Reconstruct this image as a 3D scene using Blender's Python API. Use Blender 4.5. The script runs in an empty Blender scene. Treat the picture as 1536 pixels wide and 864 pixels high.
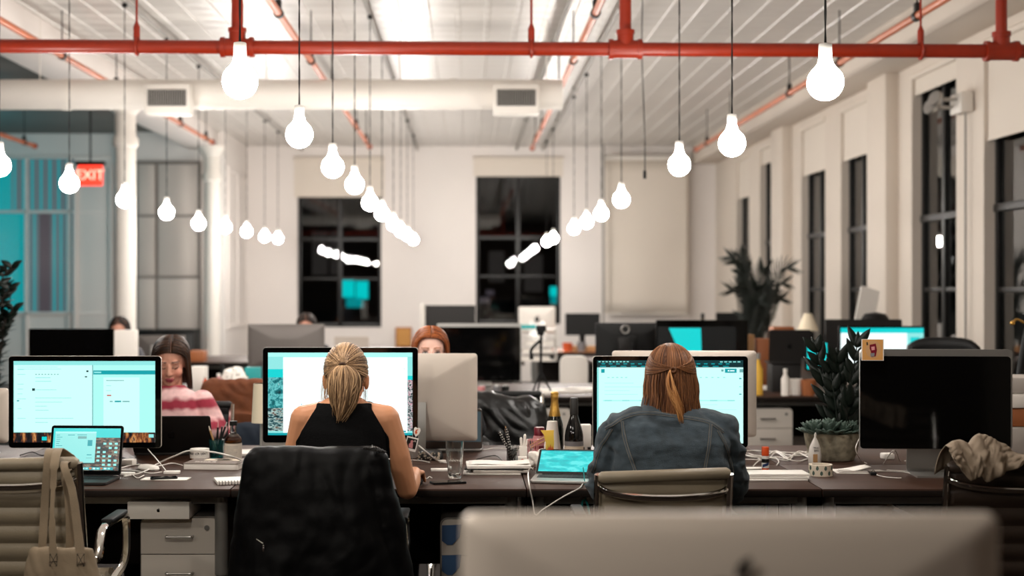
import bpy, bmesh, math, random
from mathutils import Vector, Matrix, noise
from mathutils.bvhtree import BVHTree
PI = math.pi
F, EYE, CX, CY = 2133.333, 1.5, 700.0, 433.0      # focal length in pixels, eye height, vanishing point of the room
DESK = 0.745
scene = bpy.context.scene
COL = scene.collection
def PX(px, Y): return (px - CX) * Y / F
def PZ(py, Y): return EYE - (py - CY) * Y / F
def DK(px, py, z=DESK):
    Y = F * (EYE - z) / (py - CY)
    return PX(px, Y), Y
def R(d): return math.radians(d)
def V(*a): return Vector(a)

# ------------------------------------------------------------------ mesh builder
def _rings(rings, closed_v=False, cap0=True, cap1=True):
    n = len(rings[0]); v = [p for r in rings for p in r]; f = []
    m = len(rings)
    for i in range(m if closed_v else m - 1):
        a, b = i * n, ((i + 1) % m) * n
        for j in range(n):
            k = (j + 1) % n
            f.append((a + j, a + k, b + k, b + j))
    if not closed_v:
        if cap0: f.append(tuple(range(n - 1, -1, -1)))
        if cap1: f.append(tuple((m - 1) * n + j for j in range(n)))
    return v, f

def rr(w, h, r, n=5):
    """outline of a rounded rectangle, counter-clockwise, centred"""
    r = min(r, w / 2 - 1e-5, h / 2 - 1e-5); out = []
    for cx, cy, a0 in ((w/2-r, h/2-r, 0), (-w/2+r, h/2-r, 90), (-w/2+r, -h/2+r, 180), (w/2-r, -h/2+r, 270)):
        for i in range(n + 1):
            a = R(a0 + 90 * i / n); out.append((cx + r * math.cos(a), cy + r * math.sin(a)))
    return out

class MB:
    def __init__(s): s.v = []; s.f = []; s.m = []; s.c = []; s.M = None; s.col = None
    def add(s, v, f, mi=0, M=None):
        b = len(s.v)
        if M is not None: v = [M @ Vector(p) for p in v]
        if s.M is not None: v = [s.M @ Vector(p) for p in v]
        s.v += [tuple(p) for p in v]
        s.f += [tuple(i + b for i in q) for q in f]
        s.m += [mi] * len(f)
        if s.col is not None: s.c += [s.col] * len(v)
        return s
    def box(s, c, d, bev=0.0, M=None, mi=0, seg=2):
        if bev <= 0:
            x, y, z = c; a, b, e = d[0]/2, d[1]/2, d[2]/2
            v = [(x-a,y-b,z-e),(x+a,y-b,z-e),(x+a,y+b,z-e),(x-a,y+b,z-e),(x-a,y-b,z+e),(x+a,y-b,z+e),(x+a,y+b,z+e),(x-a,y+b,z+e)]
            return s.add(v, [(3,2,1,0),(4,5,6,7),(0,1,5,4),(1,2,6,5),(2,3,7,6),(3,0,4,7)], mi, M)
        bm = bmesh.new(); bmesh.ops.create_cube(bm, size=1.0)
        bmesh.ops.scale(bm, vec=d, verts=bm.verts)
        bmesh.ops.bevel(bm, geom=bm.edges[:], offset=min(bev, min(d) * .49), segments=seg, profile=.5, affect='EDGES')
        bmesh.ops.translate(bm, vec=c, verts=bm.verts)
        bm.verts.index_update()
        v = [tuple(p.co) for p in bm.verts]; f = [tuple(p.index for p in q.verts) for q in bm.faces]; bm.free()
        return s.add(v, f, mi, M)
    def box2(s, lo, hi, bev=0.0, M=None, mi=0):
        return s.box([(a + b) / 2 for a, b in zip(lo, hi)], [abs(b - a) for a, b in zip(lo, hi)], bev, M, mi)
    def tube(s, pts, r, n=8, mi=0, closed=False, M=None, flat=1.0):
        P = [Vector(p) for p in pts]; m = len(P)
        rs = r if isinstance(r, (list, tuple)) else [r] * m
        rings = []; t0 = None; u = None
        for i in range(m):
            if closed: t = P[(i + 1) % m] - P[i - 1]
            else: t = P[min(i + 1, m - 1)] - P[max(i - 1, 0)]
            if t.length < 1e-9: t = t0 or Vector((0, 0, 1))
            t = t.normalized()
            if u is None:
                u = t.orthogonal().normalized()
                if abs(t.z) < .9: u = (Vector((0, 0, 1)) - t * t.z).normalized()
            else:
                u = (u - t * u.dot(t))
                u = u.normalized() if u.length > 1e-6 else t.orthogonal().normalized()
            w = t.cross(u); t0 = t
            rings.append([P[i] + (u * math.cos(2*PI*k/n) * flat + w * math.sin(2*PI*k/n)) * rs[i] for k in range(n)])
        v, f = _rings(rings, closed)
        return s.add(v, f, mi, M)
    def cyl(s, a, b, r, n=16, mi=0, M=None, r2=None):
        return s.tube([a, b], [r, r if r2 is None else r2], n, mi, M=M)
    def lathe(s, prof, c=(0,0,0), n=24, mi=0, M=None, sx=1, sy=1):
        rings = [[(c[0] + max(r,1e-5)*math.cos(2*PI*k/n)*sx, c[1] + max(r,1e-5)*math.sin(2*PI*k/n)*sy, c[2] + z) for k in range(n)] for r, z in prof]
        v, f = _rings(rings)
        return s.add(v, f, mi, M)
    def ell(s, c, r, M=None, mi=0, nu=16, nv=10):
        if not isinstance(r, (list, tuple)): r = (r, r, r)
        rings = []
        for i in range(nv + 1):
            a = -PI/2 + PI * i / nv
            a = max(-PI/2 + .02, min(PI/2 - .02, a))
            rings.append([(c[0] + r[0]*math.cos(a)*math.cos(2*PI*k/nu), c[1] + r[1]*math.cos(a)*math.sin(2*PI*k/nu), c[2] + r[2]*math.sin(a)) for k in range(nu)])
        v, f = _rings(rings)
        return s.add(v, f, mi, M)
    def chain(s, pts, rs, n=14, mi=0, M=None):
        """tapered limb: cones between joints, balls at the joints (to be remeshed into one skin)"""
        for i in range(len(pts) - 1):
            s.tube([pts[i], pts[i+1]], [rs[i], rs[i+1]], n, mi, M=M)
        for p, r in zip(pts, rs): s.ell(p, r, M=M, mi=mi, nu=n, nv=8)
        return s
    def loft(s, secs, n=28, mi=0, M=None, p=2.3):
        """secs: (x, y, z, rx, ry) superellipse rings stacked"""
        rings = []
        for (x, y, z, a, b) in secs:
            ring = []
            for k in range(n):
                t = 2*PI*k/n; c, q = math.cos(t), math.sin(t)
                ring.append((x + a*math.copysign(abs(c)**(2/p), c), y + b*math.copysign(abs(q)**(2/p), q), z))
            rings.append(ring)
        v, f = _rings(rings)
        return s.add(v, f, mi, M)
    def prism(s, poly, y0, y1, mi=0, M=None):
        """outline in XZ pushed from y0 to y1"""
        n = len(poly)
        v, f = _rings([[(x, y0, z) for x, z in poly], [(x, y1, z) for x, z in poly]])
        return s.add(v, f, mi, M)
    def prismz(s, poly, z0, z1, mi=0, M=None):
        v, f = _rings([[(x, y, z0) for x, y in poly], [(x, y, z1) for x, y in poly]])
        return s.add(v, f, mi, M)
    def rrloft(s, layers, mi=0, M=None, n=5, cap0=True, cap1=True):
        """layers (y, w, h, r[, dz]) of rounded rectangles in XZ"""
        rings = []
        for L in layers:
            dz = L[4] if len(L) > 4 else 0
            rings.append([(x, L[0], z + dz) for x, z in rr(L[1], L[2], L[3], n)])
        v, f = _rings(rings, cap0=cap0, cap1=cap1)
        return s.add(v, f, mi, M)
    def grid(s, fn, nu, nv, mi=0, M=None, wrap=False):
        v = [fn(i / (nu if wrap else nu - 1), j / (nv - 1)) for j in range(nv) for i in range(nu)]
        f = []
        for j in range(nv - 1):
            for i in range(nu if wrap else nu - 1):
                k = (i + 1) % nu
                f.append((j*nu+i, j*nu+k, (j+1)*nu+k, (j+1)*nu+i))
        return s.add(v, f, mi, M)
    def ribbon(s, prof, w, t, mi=0, M=None):
        """strip of width w along x following the (y, z) line prof, thickness t"""
        up = []; m = len(prof)
        for i in range(m):
            a, b = prof[max(i-1, 0)], prof[min(i+1, m-1)]
            d = Vector((b[0]-a[0], b[1]-a[1])).normalized(); up.append((-d.y * t / 2, d.x * t / 2))
        ws = w if isinstance(w, (list, tuple)) else [w] * m
        rings = []
        for (y, z), (uy, uz), ww in zip(prof, up, ws):
            rings.append([(-ww/2, y-uy, z-uz), (ww/2, y-uy, z-uz), (ww/2, y+uy, z+uz), (-ww/2, y+uy, z+uz)])
        v, f = _rings(rings)
        return s.add(v, f, mi, M)
    def quad(s, a, b, c, d, mi=0, M=None): return s.add([a, b, c, d], [(0,1,2,3)], mi, M)
    def mesh(s, name):
        me = bpy.data.meshes.new(name); me.from_pydata(s.v, [], s.f); me.validate(); return me
    def build(s, name, mats, parent=None, loc=None, ang=38, solid=0, subsurf=0, label=None):
        me = s.mesh(name)
        ml = mats if isinstance(mats, (list, tuple)) else [mats]
        for m in ml: me.materials.append(m)
        if len(ml) > 1 and len(me.polygons) == len(s.m): me.polygons.foreach_set('material_index', s.m)
        if s.c and len(s.c) == len(me.vertices):
            a = me.color_attributes.new('tint', 'FLOAT_COLOR', 'POINT')
            a.data.foreach_set('color', [x for c in s.c for x in (c[0], c[1], c[2], 1.0)])
        return finish(name, me, parent, loc, ang, solid, subsurf, label)

def finish(name, me, parent=None, loc=None, ang=38, solid=0, subsurf=0, label=None):
    bm = bmesh.new(); bm.from_mesh(me); bmesh.ops.recalc_face_normals(bm, faces=bm.faces); bm.to_mesh(me); bm.free()
    me.polygons.foreach_set('use_smooth', [True] * len(me.polygons))
    me.set_sharp_from_angle(angle=R(ang)); me.update()
    o = bpy.data.objects.new(name, me); COL.objects.link(o)
    if parent is not None: o.parent = parent
    if loc is not None: o.location = loc
    if solid:
        md = o.modifiers.new('thick', 'SOLIDIFY'); md.thickness = solid; md.offset = 0
    if subsurf:
        md = o.modifiers.new('sub', 'SUBSURF'); md.levels = subsurf; md.render_levels = subsurf
    if label: o['label'] = label
    return o

def skin(mb, voxel=.006, smooth=6, bump=None, keep=None):
    """one continuous surface around overlapping closed shapes"""
    me = mb.mesh('skin_source'); o = bpy.data.objects.new('skin_source', me); COL.objects.link(o)
    bm = bmesh.new(); bm.from_mesh(me); bmesh.ops.recalc_face_normals(bm, faces=bm.faces); bm.to_mesh(me); bm.free()
    rm = o.modifiers.new('r', 'REMESH'); rm.mode = 'VOXEL'; rm.voxel_size = voxel; rm.use_smooth_shade = True
    if smooth:
        sm = o.modifiers.new('s', 'SMOOTH'); sm.factor = .5; sm.iterations = smooth
    dg = bpy.context.evaluated_depsgraph_get(); dg.update()
    out = bpy.data.meshes.new_from_object(o.evaluated_get(dg), depsgraph=dg)
    bpy.data.objects.remove(o); bpy.data.meshes.remove(me)
    if bump:
        ns = [v.normal.copy() for v in out.vertices]
        for v, nn in zip(out.vertices, ns): v.co = v.co + nn * bump(v.co)
        out.update()
    if keep:
        bm = bmesh.new(); bm.from_mesh(out)
        bmesh.ops.delete(bm, geom=[f for f in bm.faces if not keep(f.calc_center_median())], context='FACES')
        bm.to_mesh(out); bm.free()
    return out

def paint(me, fn):
    a = me.color_attributes.get('tint') or me.color_attributes.new('tint', 'FLOAT_COLOR', 'POINT')
    dat = []
    for v in me.vertices:
        c = fn(v.co, v.normal); dat += [c[0], c[1], c[2], 1.0]
    a.data.foreach_set('color', dat)

def shell(me, sel, off, name):
    """a garment: the faces of a body that sel() picks, pushed outwards"""
    out = me.copy(); out.name = name; out.materials.clear()
    bm = bmesh.new(); bm.from_mesh(out); bm.normal_update()
    for v in bm.verts: v.co = v.co + v.normal * off
    bmesh.ops.delete(bm, geom=[f for f in bm.faces if not sel(f.calc_center_median())], context='FACES')
    bv = [v for v in bm.verts if v.is_boundary]
    for _ in range(6):
        new = {}
        for v in bv:
            nb = [e.other_vert(v) for e in v.link_edges if e.is_boundary]
            if len(nb) == 2: new[v] = (v.co * 2 + nb[0].co + nb[1].co) / 4
        for v, c in new.items(): v.co = c
    bm.to_mesh(out); bm.free()
    return out

def fbm(p, s, o=3):
    q = Vector(p) * s; a = 0; w = 1.0
    for _ in range(o): a += noise.noise(q) * w; q = q * 2.1; w *= .5
    return a

# ------------------------------------------------------------------ naming
def tag(o, label=None, cat=None, group=None, kind=None):
    if label: o['label'] = label
    if cat: o['category'] = cat
    if group: o['group'] = group
    if kind: o['kind'] = kind
    return o
def thing(name, label, cat, loc=(0,0,0), rz=0, group=None):
    o = bpy.data.objects.new(name, None); COL.objects.link(o); o.empty_display_size = .05
    o.location = loc; o.rotation_euler = (0, 0, rz)
    return tag(o, label, cat, group)
def struct(o): o['kind'] = 'structure'; return o
def kids(o): return [c for c in scene.objects if c.parent == o]
def copy_tree(o, parent=None):
    c = o.copy(); COL.objects.link(c)
    if parent is not None: c.parent = parent
    for ch in kids(o): copy_tree(ch, c)
    return c
def T(x=0, y=0, z=0): return Matrix.Translation((x, y, z))
def RX(a): return Matrix.Rotation(a, 4, 'X')
def RY(a): return Matrix.Rotation(a, 4, 'Y')
def RZ(a): return Matrix.Rotation(a, 4, 'Z')
def arc(pts, n=12):
    """smooth line through control points (Catmull-Rom)"""
    P = [Vector(p) for p in pts]; P = [P[0]*2-P[1]] + P + [P[-1]*2-P[-2]]; out = []
    for i in range(1, len(P) - 2):
        a, b, c, d = P[i-1:i+3]
        for k in range(n):
            t = k / n
            out.append(.5*((2*b)+(c-a)*t+(2*a-5*b+4*c-d)*t*t+(3*b-a-3*c+d)*t**3))
    out.append(P[-2]); return out
def text_mesh(mb, s, size, M, mi=0, depth=.0004, align='CENTER'):
    cu = bpy.data.curves.new('lettering', 'FONT'); cu.body = s; cu.size = size; cu.extrude = depth; cu.align_x = align; cu.align_y = 'CENTER'; cu.resolution_u = 3
    o = bpy.data.objects.new('lettering', cu); COL.objects.link(o)
    dg = bpy.context.evaluated_depsgraph_get(); dg.update()
    me = bpy.data.meshes.new_from_object(o.evaluated_get(dg), depsgraph=dg)
    mb.add([tuple(v.co) for v in me.vertices], [tuple(p.vertices) for p in me.polygons], mi, M)
    bpy.data.objects.remove(o); bpy.data.curves.remove(cu); bpy.data.meshes.remove(me)
FACE = RX(PI/2)          # lettering turned upright, read from -Y

# ------------------------------------------------------------------ materials
def lin(c):
    return tuple(((x/255)/12.92 if x/255 <= .04045 else ((x/255+.055)/1.055)**2.4) for x in c)
def mat(name, c, rough=.5, metal=0, spec=.5, var=0, vs=8, bump=0, bs=40, trans=0, ior=1.45, alpha=1, coat=0, attr=None, sheen=0, stretch=None):
    m = bpy.data.materials.new(name); m.use_nodes = True
    nt = m.node_tree; b = nt.nodes['Principled BSDF']; L = nt.links
    k = lin(c)
    b.inputs['Base Color'].default_value = (*k, 1); b.inputs['Roughness'].default_value = rough
    b.inputs['Metallic'].default_value = metal; b.inputs['Specular IOR Level'].default_value = spec
    b.inputs['Transmission Weight'].default_value = trans; b.inputs['IOR'].default_value = ior
    b.inputs['Alpha'].default_value = alpha; b.inputs['Coat Weight'].default_value = coat
    b.inputs['Sheen Weight'].default_value = sheen
    tc = None
    def coord(scale):
        nonlocal tc
        tc = tc or nt.nodes.new('ShaderNodeTexCoord')
        mp = nt.nodes.new('ShaderNodeMapping'); L.new(tc.outputs['Object'], mp.inputs['Vector'])
        st = stretch or (1, 1, 1)
        mp.inputs['Scale'].default_value = [scale * q for q in st]; return mp.outputs[0]
    src = None
    if attr:
        a = nt.nodes.new('ShaderNodeAttribute'); a.attribute_name = attr; src = a.outputs['Color']; L.new(src, b.inputs['Base Color'])
    if var:
        n = nt.nodes.new('ShaderNodeTexNoise'); n.inputs['Scale'].default_value = 1; n.inputs['Detail'].default_value = 4
        L.new(coord(vs), n.inputs['Vector'])
        mr = nt.nodes.new('ShaderNodeMapRange'); mr.inputs['From Min'].default_value = .3; mr.inputs['From Max'].default_value = .7
        mr.inputs['To Min'].default_value = 1 - var; mr.inputs['To Max'].default_value = 1 + var
        L.new(n.outputs['Fac'], mr.inputs['Value'])
        mx = nt.nodes.new('ShaderNodeVectorMath'); mx.operation = 'MULTIPLY'
        if src: L.new(src, mx.inputs[0])
        else: mx.inputs[0].default_value = k
        L.new(mr.outputs[0], mx.inputs[1]); L.new(mx.outputs[0], b.inputs['Base Color'])
    if bump:
        n2 = nt.nodes.new('ShaderNodeTexNoise'); n2.inputs['Scale'].default_value = 1; n2.inputs['Detail'].default_value = 5
        L.new(coord(bs), n2.inputs['Vector'])
        bp = nt.nodes.new('ShaderNodeBump'); bp.inputs['Strength'].default_value = bump; bp.inputs['Distance'].default_value = .01
        L.new(n2.outputs['Fac'], bp.inputs['Height']); L.new(bp.outputs[0], b.inputs['Normal'])
    return m
def glow(name, c, s=1.0):
    m = bpy.data.materials.new(name); m.use_nodes = True
    b = m.node_tree.nodes['Principled BSDF']; k = lin(c)
    b.inputs['Base Color'].default_value = (.01, .01, .01, 1); b.inputs['Roughness'].default_value = .25
    b.inputs['Emission Color'].default_value = (*k, 1); b.inputs['Emission Strength'].default_value = s
    return m

M = {}
def defm(key, *a, **k): M[key] = mat(key, *a, **k); return M[key]
defm('wall_paint', (228,221,216), .7, var=.03, vs=.8, bump=.05, bs=30)
defm('ceiling_paint', (200,195,189), .34, var=.04, vs=1.5, bump=.25, bs=9)
defm('wall_unseen_dark', (64,48,40), .85, var=.25, vs=9)  # dark tone given to the unseen walls to cut their bounce light
defm('ceiling_shaded', (104,102,98), .7, var=.06, vs=2)  # ceiling paint with the left bay's shade put into the colour
defm('white_paint', (222,216,208), .5)
defm('floor_wood', (34,26,21), .8, spec=.15, var=.2, vs=6, stretch=(4,.4,1))
defm('cream_blind', (218,208,196), .8, bump=.04, bs=200)
defm('frame_black', (20,19,18), .45)
defm('night_glass', (235,240,240), .0, trans=1, ior=1.5)
defm('red_pipe', (142,37,9), .42, var=.06, vs=20)
defm('grey_conduit', (150,146,140), .5)
defm('dark_slat', (40,39,38), .6)
defm('cord_black', (14,13,13), .6)
defm('socket_white', (235,232,226), .4)
defm('walnut', (62,41,31), .5, spec=.28, var=.22, vs=5, bump=.05, bs=30, stretch=(.5,9,9))
defm('desk_edge', (22,15,11), .6, spec=.2)
defm('desk_leg', (120,118,114), .4, metal=.3)
defm('cabinet_white', (196,188,178), .45)
defm('cabinet_body', (128,124,118), .45)
defm('alu', (176,174,170), .34, metal=.85)
defm('alu_back', (206,194,182), .46, metal=.18)
defm('alu_dark', (112,106,102), .45, metal=.4)
defm('wall_paint_shaded', (212,201,189), .7, var=.03, vs=.8, bump=.05, bs=30)  # wall paint with the window side's light falloff put into the colour
defm('space_grey', (44,42,41), .45, metal=.4, spec=.3)
defm('chrome', (225,222,216), .09, metal=1)
defm('black_plastic', (10,10,10), .55, spec=.35)
defm('black_gloss', (5,5,5), .06, spec=.4)
defm('dark_grey', (38,36,35), .5, spec=.3)
defm('logo_black', (22,22,22), .25)
defm('leather_cream', (142,130,110), .45, var=.06, vs=12, bump=.08, bs=120)
defm('leather_brown', (58,46,38), .5, var=.08, vs=12, bump=.08, bs=120)
defm('black_fabric', (9,9,10), .62, var=.25, vs=60, bump=.12, bs=300)
defm('canvas', (132,116,95), .85, var=.07, vs=20, bump=.12, bs=260)
defm('stone_cloth', (132,116,98), .85, var=.08, vs=18, bump=.1, bs=200)
defm('paper', (232,226,218), .75)
defm('paper_grey', (176,168,160), .75)
defm('cable_white', (226,220,212), .45)
defm('cable_black', (16,16,16), .45)
defm('skin', (205,150,118), .5, attr='tint', spec=.35)
defm('hair', (120,80,50), .48, attr='tint', spec=.28)
defm('tinted', (120,120,120), .6, attr='tint')
defm('tinted_cloth', (120,120,120), .9, attr='tint', bump=.35, bs=240)
defm('clear_glass', (245,248,248), .02, trans=1, ior=1.45)
defm('teal_glass', (60,150,150), .05, trans=.9, ior=1.45)
defm('foil_gold', (214,168,84), .3, metal=.9, bump=.25, bs=160)
defm('bottle_green', (10,14,10), .08)
defm('bottle_black', (8,8,9), .07)
defm('whisky', (176,92,20), .06, trans=.75, ior=1.36)
defm('label_cream', (214,200,180), .7)
defm('label_grey', (120,118,120), .7)
defm('orange_plastic', (214,78,26), .4)
defm('blue_ink', (30,52,96), .6)
defm('concrete', (134,126,108), .95, spec=.2, var=.5, vs=26, bump=.5, bs=30)
defm('leaf_dark', (12,21,15), .42, spec=.3, var=.2, vs=20)
defm('succulent', (74,92,82), .55, var=.15, vs=20)
defm('leaf_palm', (16,24,17), .5, var=.25, vs=10)
defm('soil', (36,26,20), .95)
defm('cork', (196,142,78), .8)
defm('bottle_pink', (206,140,140), .3)
defm('cap_burgundy', (112,22,38), .3)
defm('wood_light', (186,142,96), .6)
defm('wood_orange', (156,92,52), .55)
defm('suede_brown', (104,56,28), .85, var=.2, vs=14, bump=.2, bs=60)
defm('navy', (22,34,48), .8)
defm('yellow', (226,178,66), .6)
defm('red_orange', (206,86,40), .6)
defm('bag_clear', (214,208,200), .3)
defm('teal_box', (28,150,150), .5)
defm('lamp_shade', (232,218,192), .8)
defm('mirror_chip', (120,130,140), .1, metal=1)
defm('blue_card', (52,84,124), .6)
M['bulb'] = glow('bulb', (255,249,242), 268)
M['exit_red'] = glow('exit_red', (255,58,40), 2.2)
M['lit_dim'] = glow('lit_dim', (58,54,52), .5)
M['scr_white'] = glow('scr_white', (205,255,250), 1.05)
M['scr_bright'] = glow('scr_bright', (240,255,255), 1.25)
M['scr_mint'] = glow('scr_mint', (176,255,246), 1.0)
M['scr_pale'] = glow('scr_pale', (150,240,236), .95)
M['scr_cyan'] = glow('scr_cyan', (0,214,214), 1.0)
M['scr_teal'] = glow('scr_teal', (0,180,190), .8)
M['scr_deep'] = glow('scr_deep', (10,70,76), .6)
M['scr_dark'] = glow('scr_dark', (16,22,24), .4)
M['scr_grey'] = glow('scr_grey', (120,190,190), .8)
M['scr_orange'] = glow('scr_orange', (230,130,60), .8)
M['scr_red'] = glow('scr_red', (224,90,80), .8)
M['scr_brown'] = glow('scr_brown', (100,66,56), .6)
M['lit_teal'] = glow('lit_teal', (0,140,146), 1.0)
M['lit_grey'] = glow('lit_grey', (104,126,132), .55)
M['lit_mauve'] = glow('lit_mauve', (92,84,92), .5)

def picture(name, stops, scale, strength=.9, detail=6, stretch=(1,1,1), rough=.6):
    """a photographic wallpaper shown on a lit screen"""
    m = bpy.data.materials.new(name); m.use_nodes = True; nt = m.node_tree; b = nt.nodes['Principled BSDF']
    b.inputs['Base Color'].default_value = (.01,.01,.01,1); b.inputs['Roughness'].default_value = .25
    tc = nt.nodes.new('ShaderNodeTexCoord'); mp = nt.nodes.new('ShaderNodeMapping'); mp.inputs['Scale'].default_value = [scale*q for q in stretch]
    n = nt.nodes.new('ShaderNodeTexNoise'); n.inputs['Scale'].default_value = 1; n.inputs['Detail'].default_value = detail; n.inputs['Roughness'].default_value = rough
    cr = nt.nodes.new('ShaderNodeValToRGB'); L = nt.links
    L.new(tc.outputs['Object'], mp.inputs['Vector']); L.new(mp.outputs[0], n.inputs['Vector']); L.new(n.outputs['Fac'], cr.inputs['Fac'])
    e = cr.color_ramp
    while len(e.elements) < len(stops): e.elements.new(.5)
    for el, (p, c) in zip(e.elements, stops): el.position = p; el.color = (*lin(c), 1)
    L.new(cr.outputs[0], b.inputs['Emission Color']); b.inputs['Emission Strength'].default_value = strength
    M[name] = m
picture('pic_city', [(.36,(12,14,20)),(.48,(40,32,36)),(.55,(150,82,44)),(.62,(240,170,100)),(.7,(60,50,60))], 34, .8, stretch=(1.2,1,.4))
picture('pic_mountain', [(.30,(6,60,66)),(.44,(20,130,136)),(.52,(120,220,220)),(.60,(30,150,156)),(.7,(200,255,250))], 45, .9)
picture('pic_shore', [(.34,(10,24,30)),(.47,(40,96,104)),(.53,(200,236,230)),(.6,(120,86,70)),(.68,(14,20,24))], 70, .9, stretch=(.6,1,2.2))
picture('pic_rocks', [(.32,(6,14,18)),(.46,(14,60,66)),(.52,(110,60,44)),(.58,(150,150,130)),(.66,(20,40,46))], 48, .8, stretch=(.8,1,1.8))
picture('pic_strip', [(.32,(14,16,20)),(.45,(60,80,84)),(.52,(230,236,236)),(.58,(220,150,170)),(.66,(24,60,64))], 130, .9, stretch=(.7,1,1.3))
picture('pic_water', [(.36,(0,190,196)),(.50,(10,214,216)),(.60,(90,236,236))], 26, 1.0, detail=3, stretch=(.6,1,1.6))

def cross_bands(m, scale, strength):
    """shallow pressed rows across the deck sheets"""
    nt = m.node_tree; b = nt.nodes['Principled BSDF']; L = nt.links; old = b.inputs['Normal'].links[0].from_node
    tc = nt.nodes.new('ShaderNodeTexCoord'); w = nt.nodes.new('ShaderNodeTexWave'); w.wave_type = 'BANDS'; w.bands_direction = 'Y'; w.inputs['Scale'].default_value = scale; w.inputs['Distortion'].default_value = .6; w.inputs['Detail'].default_value = 1
    L.new(tc.outputs['Object'], w.inputs['Vector']); bp = nt.nodes.new('ShaderNodeBump'); bp.inputs['Strength'].default_value = strength; bp.inputs['Distance'].default_value = .02
    L.new(w.outputs['Fac'], bp.inputs['Height']); L.new(old.outputs[0], bp.inputs['Normal']); L.new(bp.outputs[0], b.inputs['Normal'])
cross_bands(M['ceiling_paint'], 1.1, .35)
# ================================================================== THE ROOM
CEIL, YB, XR, XL, YF = 3.79, 22.86, 4.0, -9.0, -3.2
b = MB(); b.box2((XL-.3, YF-.3, -.2), (XR+.9, YB+.5, 0)); struct(b.build('floor', M['floor_wood']))
# pressed white deck ceiling: shallow ribs running into the depth of the room
b = MB(); prof = []
x = XL - .3
while x < XR + .8:
    prof += [(x, 0), (x+.20, 0), (x+.208, -.010), (x+.242, -.010)]; x += .25
ys = [YF-.3, 2, 6, 10, 14, 18, YB+.4]
xs_ = [p for p in prof if p[0] > -4.0]; prof = xs_
b.grid(lambda u, v: (prof[round(u*(len(prof)-1))][0], YF-.3 + v*(YB-YF+.7), CEIL + prof[round(u*(len(prof)-1))][1]), len(prof), 9)
b.box2((XL-.3, YF-.3, CEIL+.01), (XR+.9, YB+.5, CEIL+.2))
struct(b.build('ceiling', M['ceiling_paint'], ang=20))
b = MB(); b.box2((XL-.3, YF-.3, CEIL-.012), (-3.9, YB+.4, CEIL+.005)); struct(b.build('ceiling_bay_shade', M['ceiling_shaded']))  # thin sheet under the left bay, coloured as if in shade

def holed(mb, axis, at, thick, u0, u1, z0, z1, holes):
    """wall slab: axis 'x' = wall in plane X=at (u runs along Y), 'y' = plane Y=at; solid on the +side"""
    us = sorted({u0, u1, *[h[0] for h in holes], *[h[1] for h in holes]}); zs = sorted({z0, z1, *[h[2] for h in holes], *[h[3] for h in holes]})
    for a, c in zip(us, us[1:]):
        for d, e in zip(zs, zs[1:]):
            um, zm = (a+c)/2, (d+e)/2
            if any(h[0] < um < h[1] and h[2] < zm < h[3] for h in holes): continue
            if axis == 'x': mb.box2((at, a, d), (at+thick, c, e))
            else: mb.box2((a, at, d), (c, at+thick, e))

# back wall with two tall sash windows
WA = (PX(446, YB), PX(572, YB), PZ(491, YB), PZ(236, YB)); WB = (PX(714, YB), PX(841, YB), PZ(486, YB), PZ(236, YB))
XP = -3.52
b = MB(); holed(b, 'y', YB, .35, XP-.2, XR+.6, 0, CEIL+.05, [WA, WB])
struct(b.build('wall_back', M['wall_paint']))
# right wall: windows in pairs between flat pilasters
WR = [(-1.4, -.3), (.6, 1.7), (3.2, 4.4), (6.0, 7.3), (9.15, 11.0), (11.62, 12.78), (14.16, 15.2), (15.87, 17.0), (18.58, 19.4), (20.15, 21.08)]
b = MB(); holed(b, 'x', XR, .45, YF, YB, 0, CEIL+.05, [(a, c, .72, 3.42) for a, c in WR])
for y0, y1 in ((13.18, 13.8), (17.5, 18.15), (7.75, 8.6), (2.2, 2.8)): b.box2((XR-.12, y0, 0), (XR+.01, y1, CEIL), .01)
struct(b.build('wall_right', M['wall_paint_shaded']))
b = MB(); b.box2((3.62, YF, 3.5), (XR+.02, YB, CEIL+.01), .015); struct(b.build('trim_1', M['wall_paint_shaded']))
b = MB(); b.box2((XL-.3, YF-.3, 0), (XR+.6, YF, CEIL+.05)); struct(b.build('wall_front', M['wall_unseen_dark']))
b = MB(); b.box2((XL-.3, YF, 0), (XL, YB, CEIL+.05)); struct(b.build('wall_left', M['wall_unseen_dark']))
# column-line beam and the two plain beams beside it
b = MB(); b.box2((-4.05, YF, 3.52), (-3.6, YB, CEIL+.01), .02); struct(b.build('ceiling_beam', M['wall_paint']))
b = MB()
for y, px in ((15.4, 188), (20.3, 318)):
    x = PX(px, y)
    b.lathe([(.15,0),(.15,.12),(.125,.16),(.118,.5),(.115,1.0),(.112,3.02),(.14,3.05),(.14,3.12),(.112,3.16),(.112,3.38),(.16,3.44),(.2,3.5),(.2,3.53)], (x, y, 0), 28)
    o = b.build('column', M['white_paint']); struct(o); b = MB()

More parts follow.
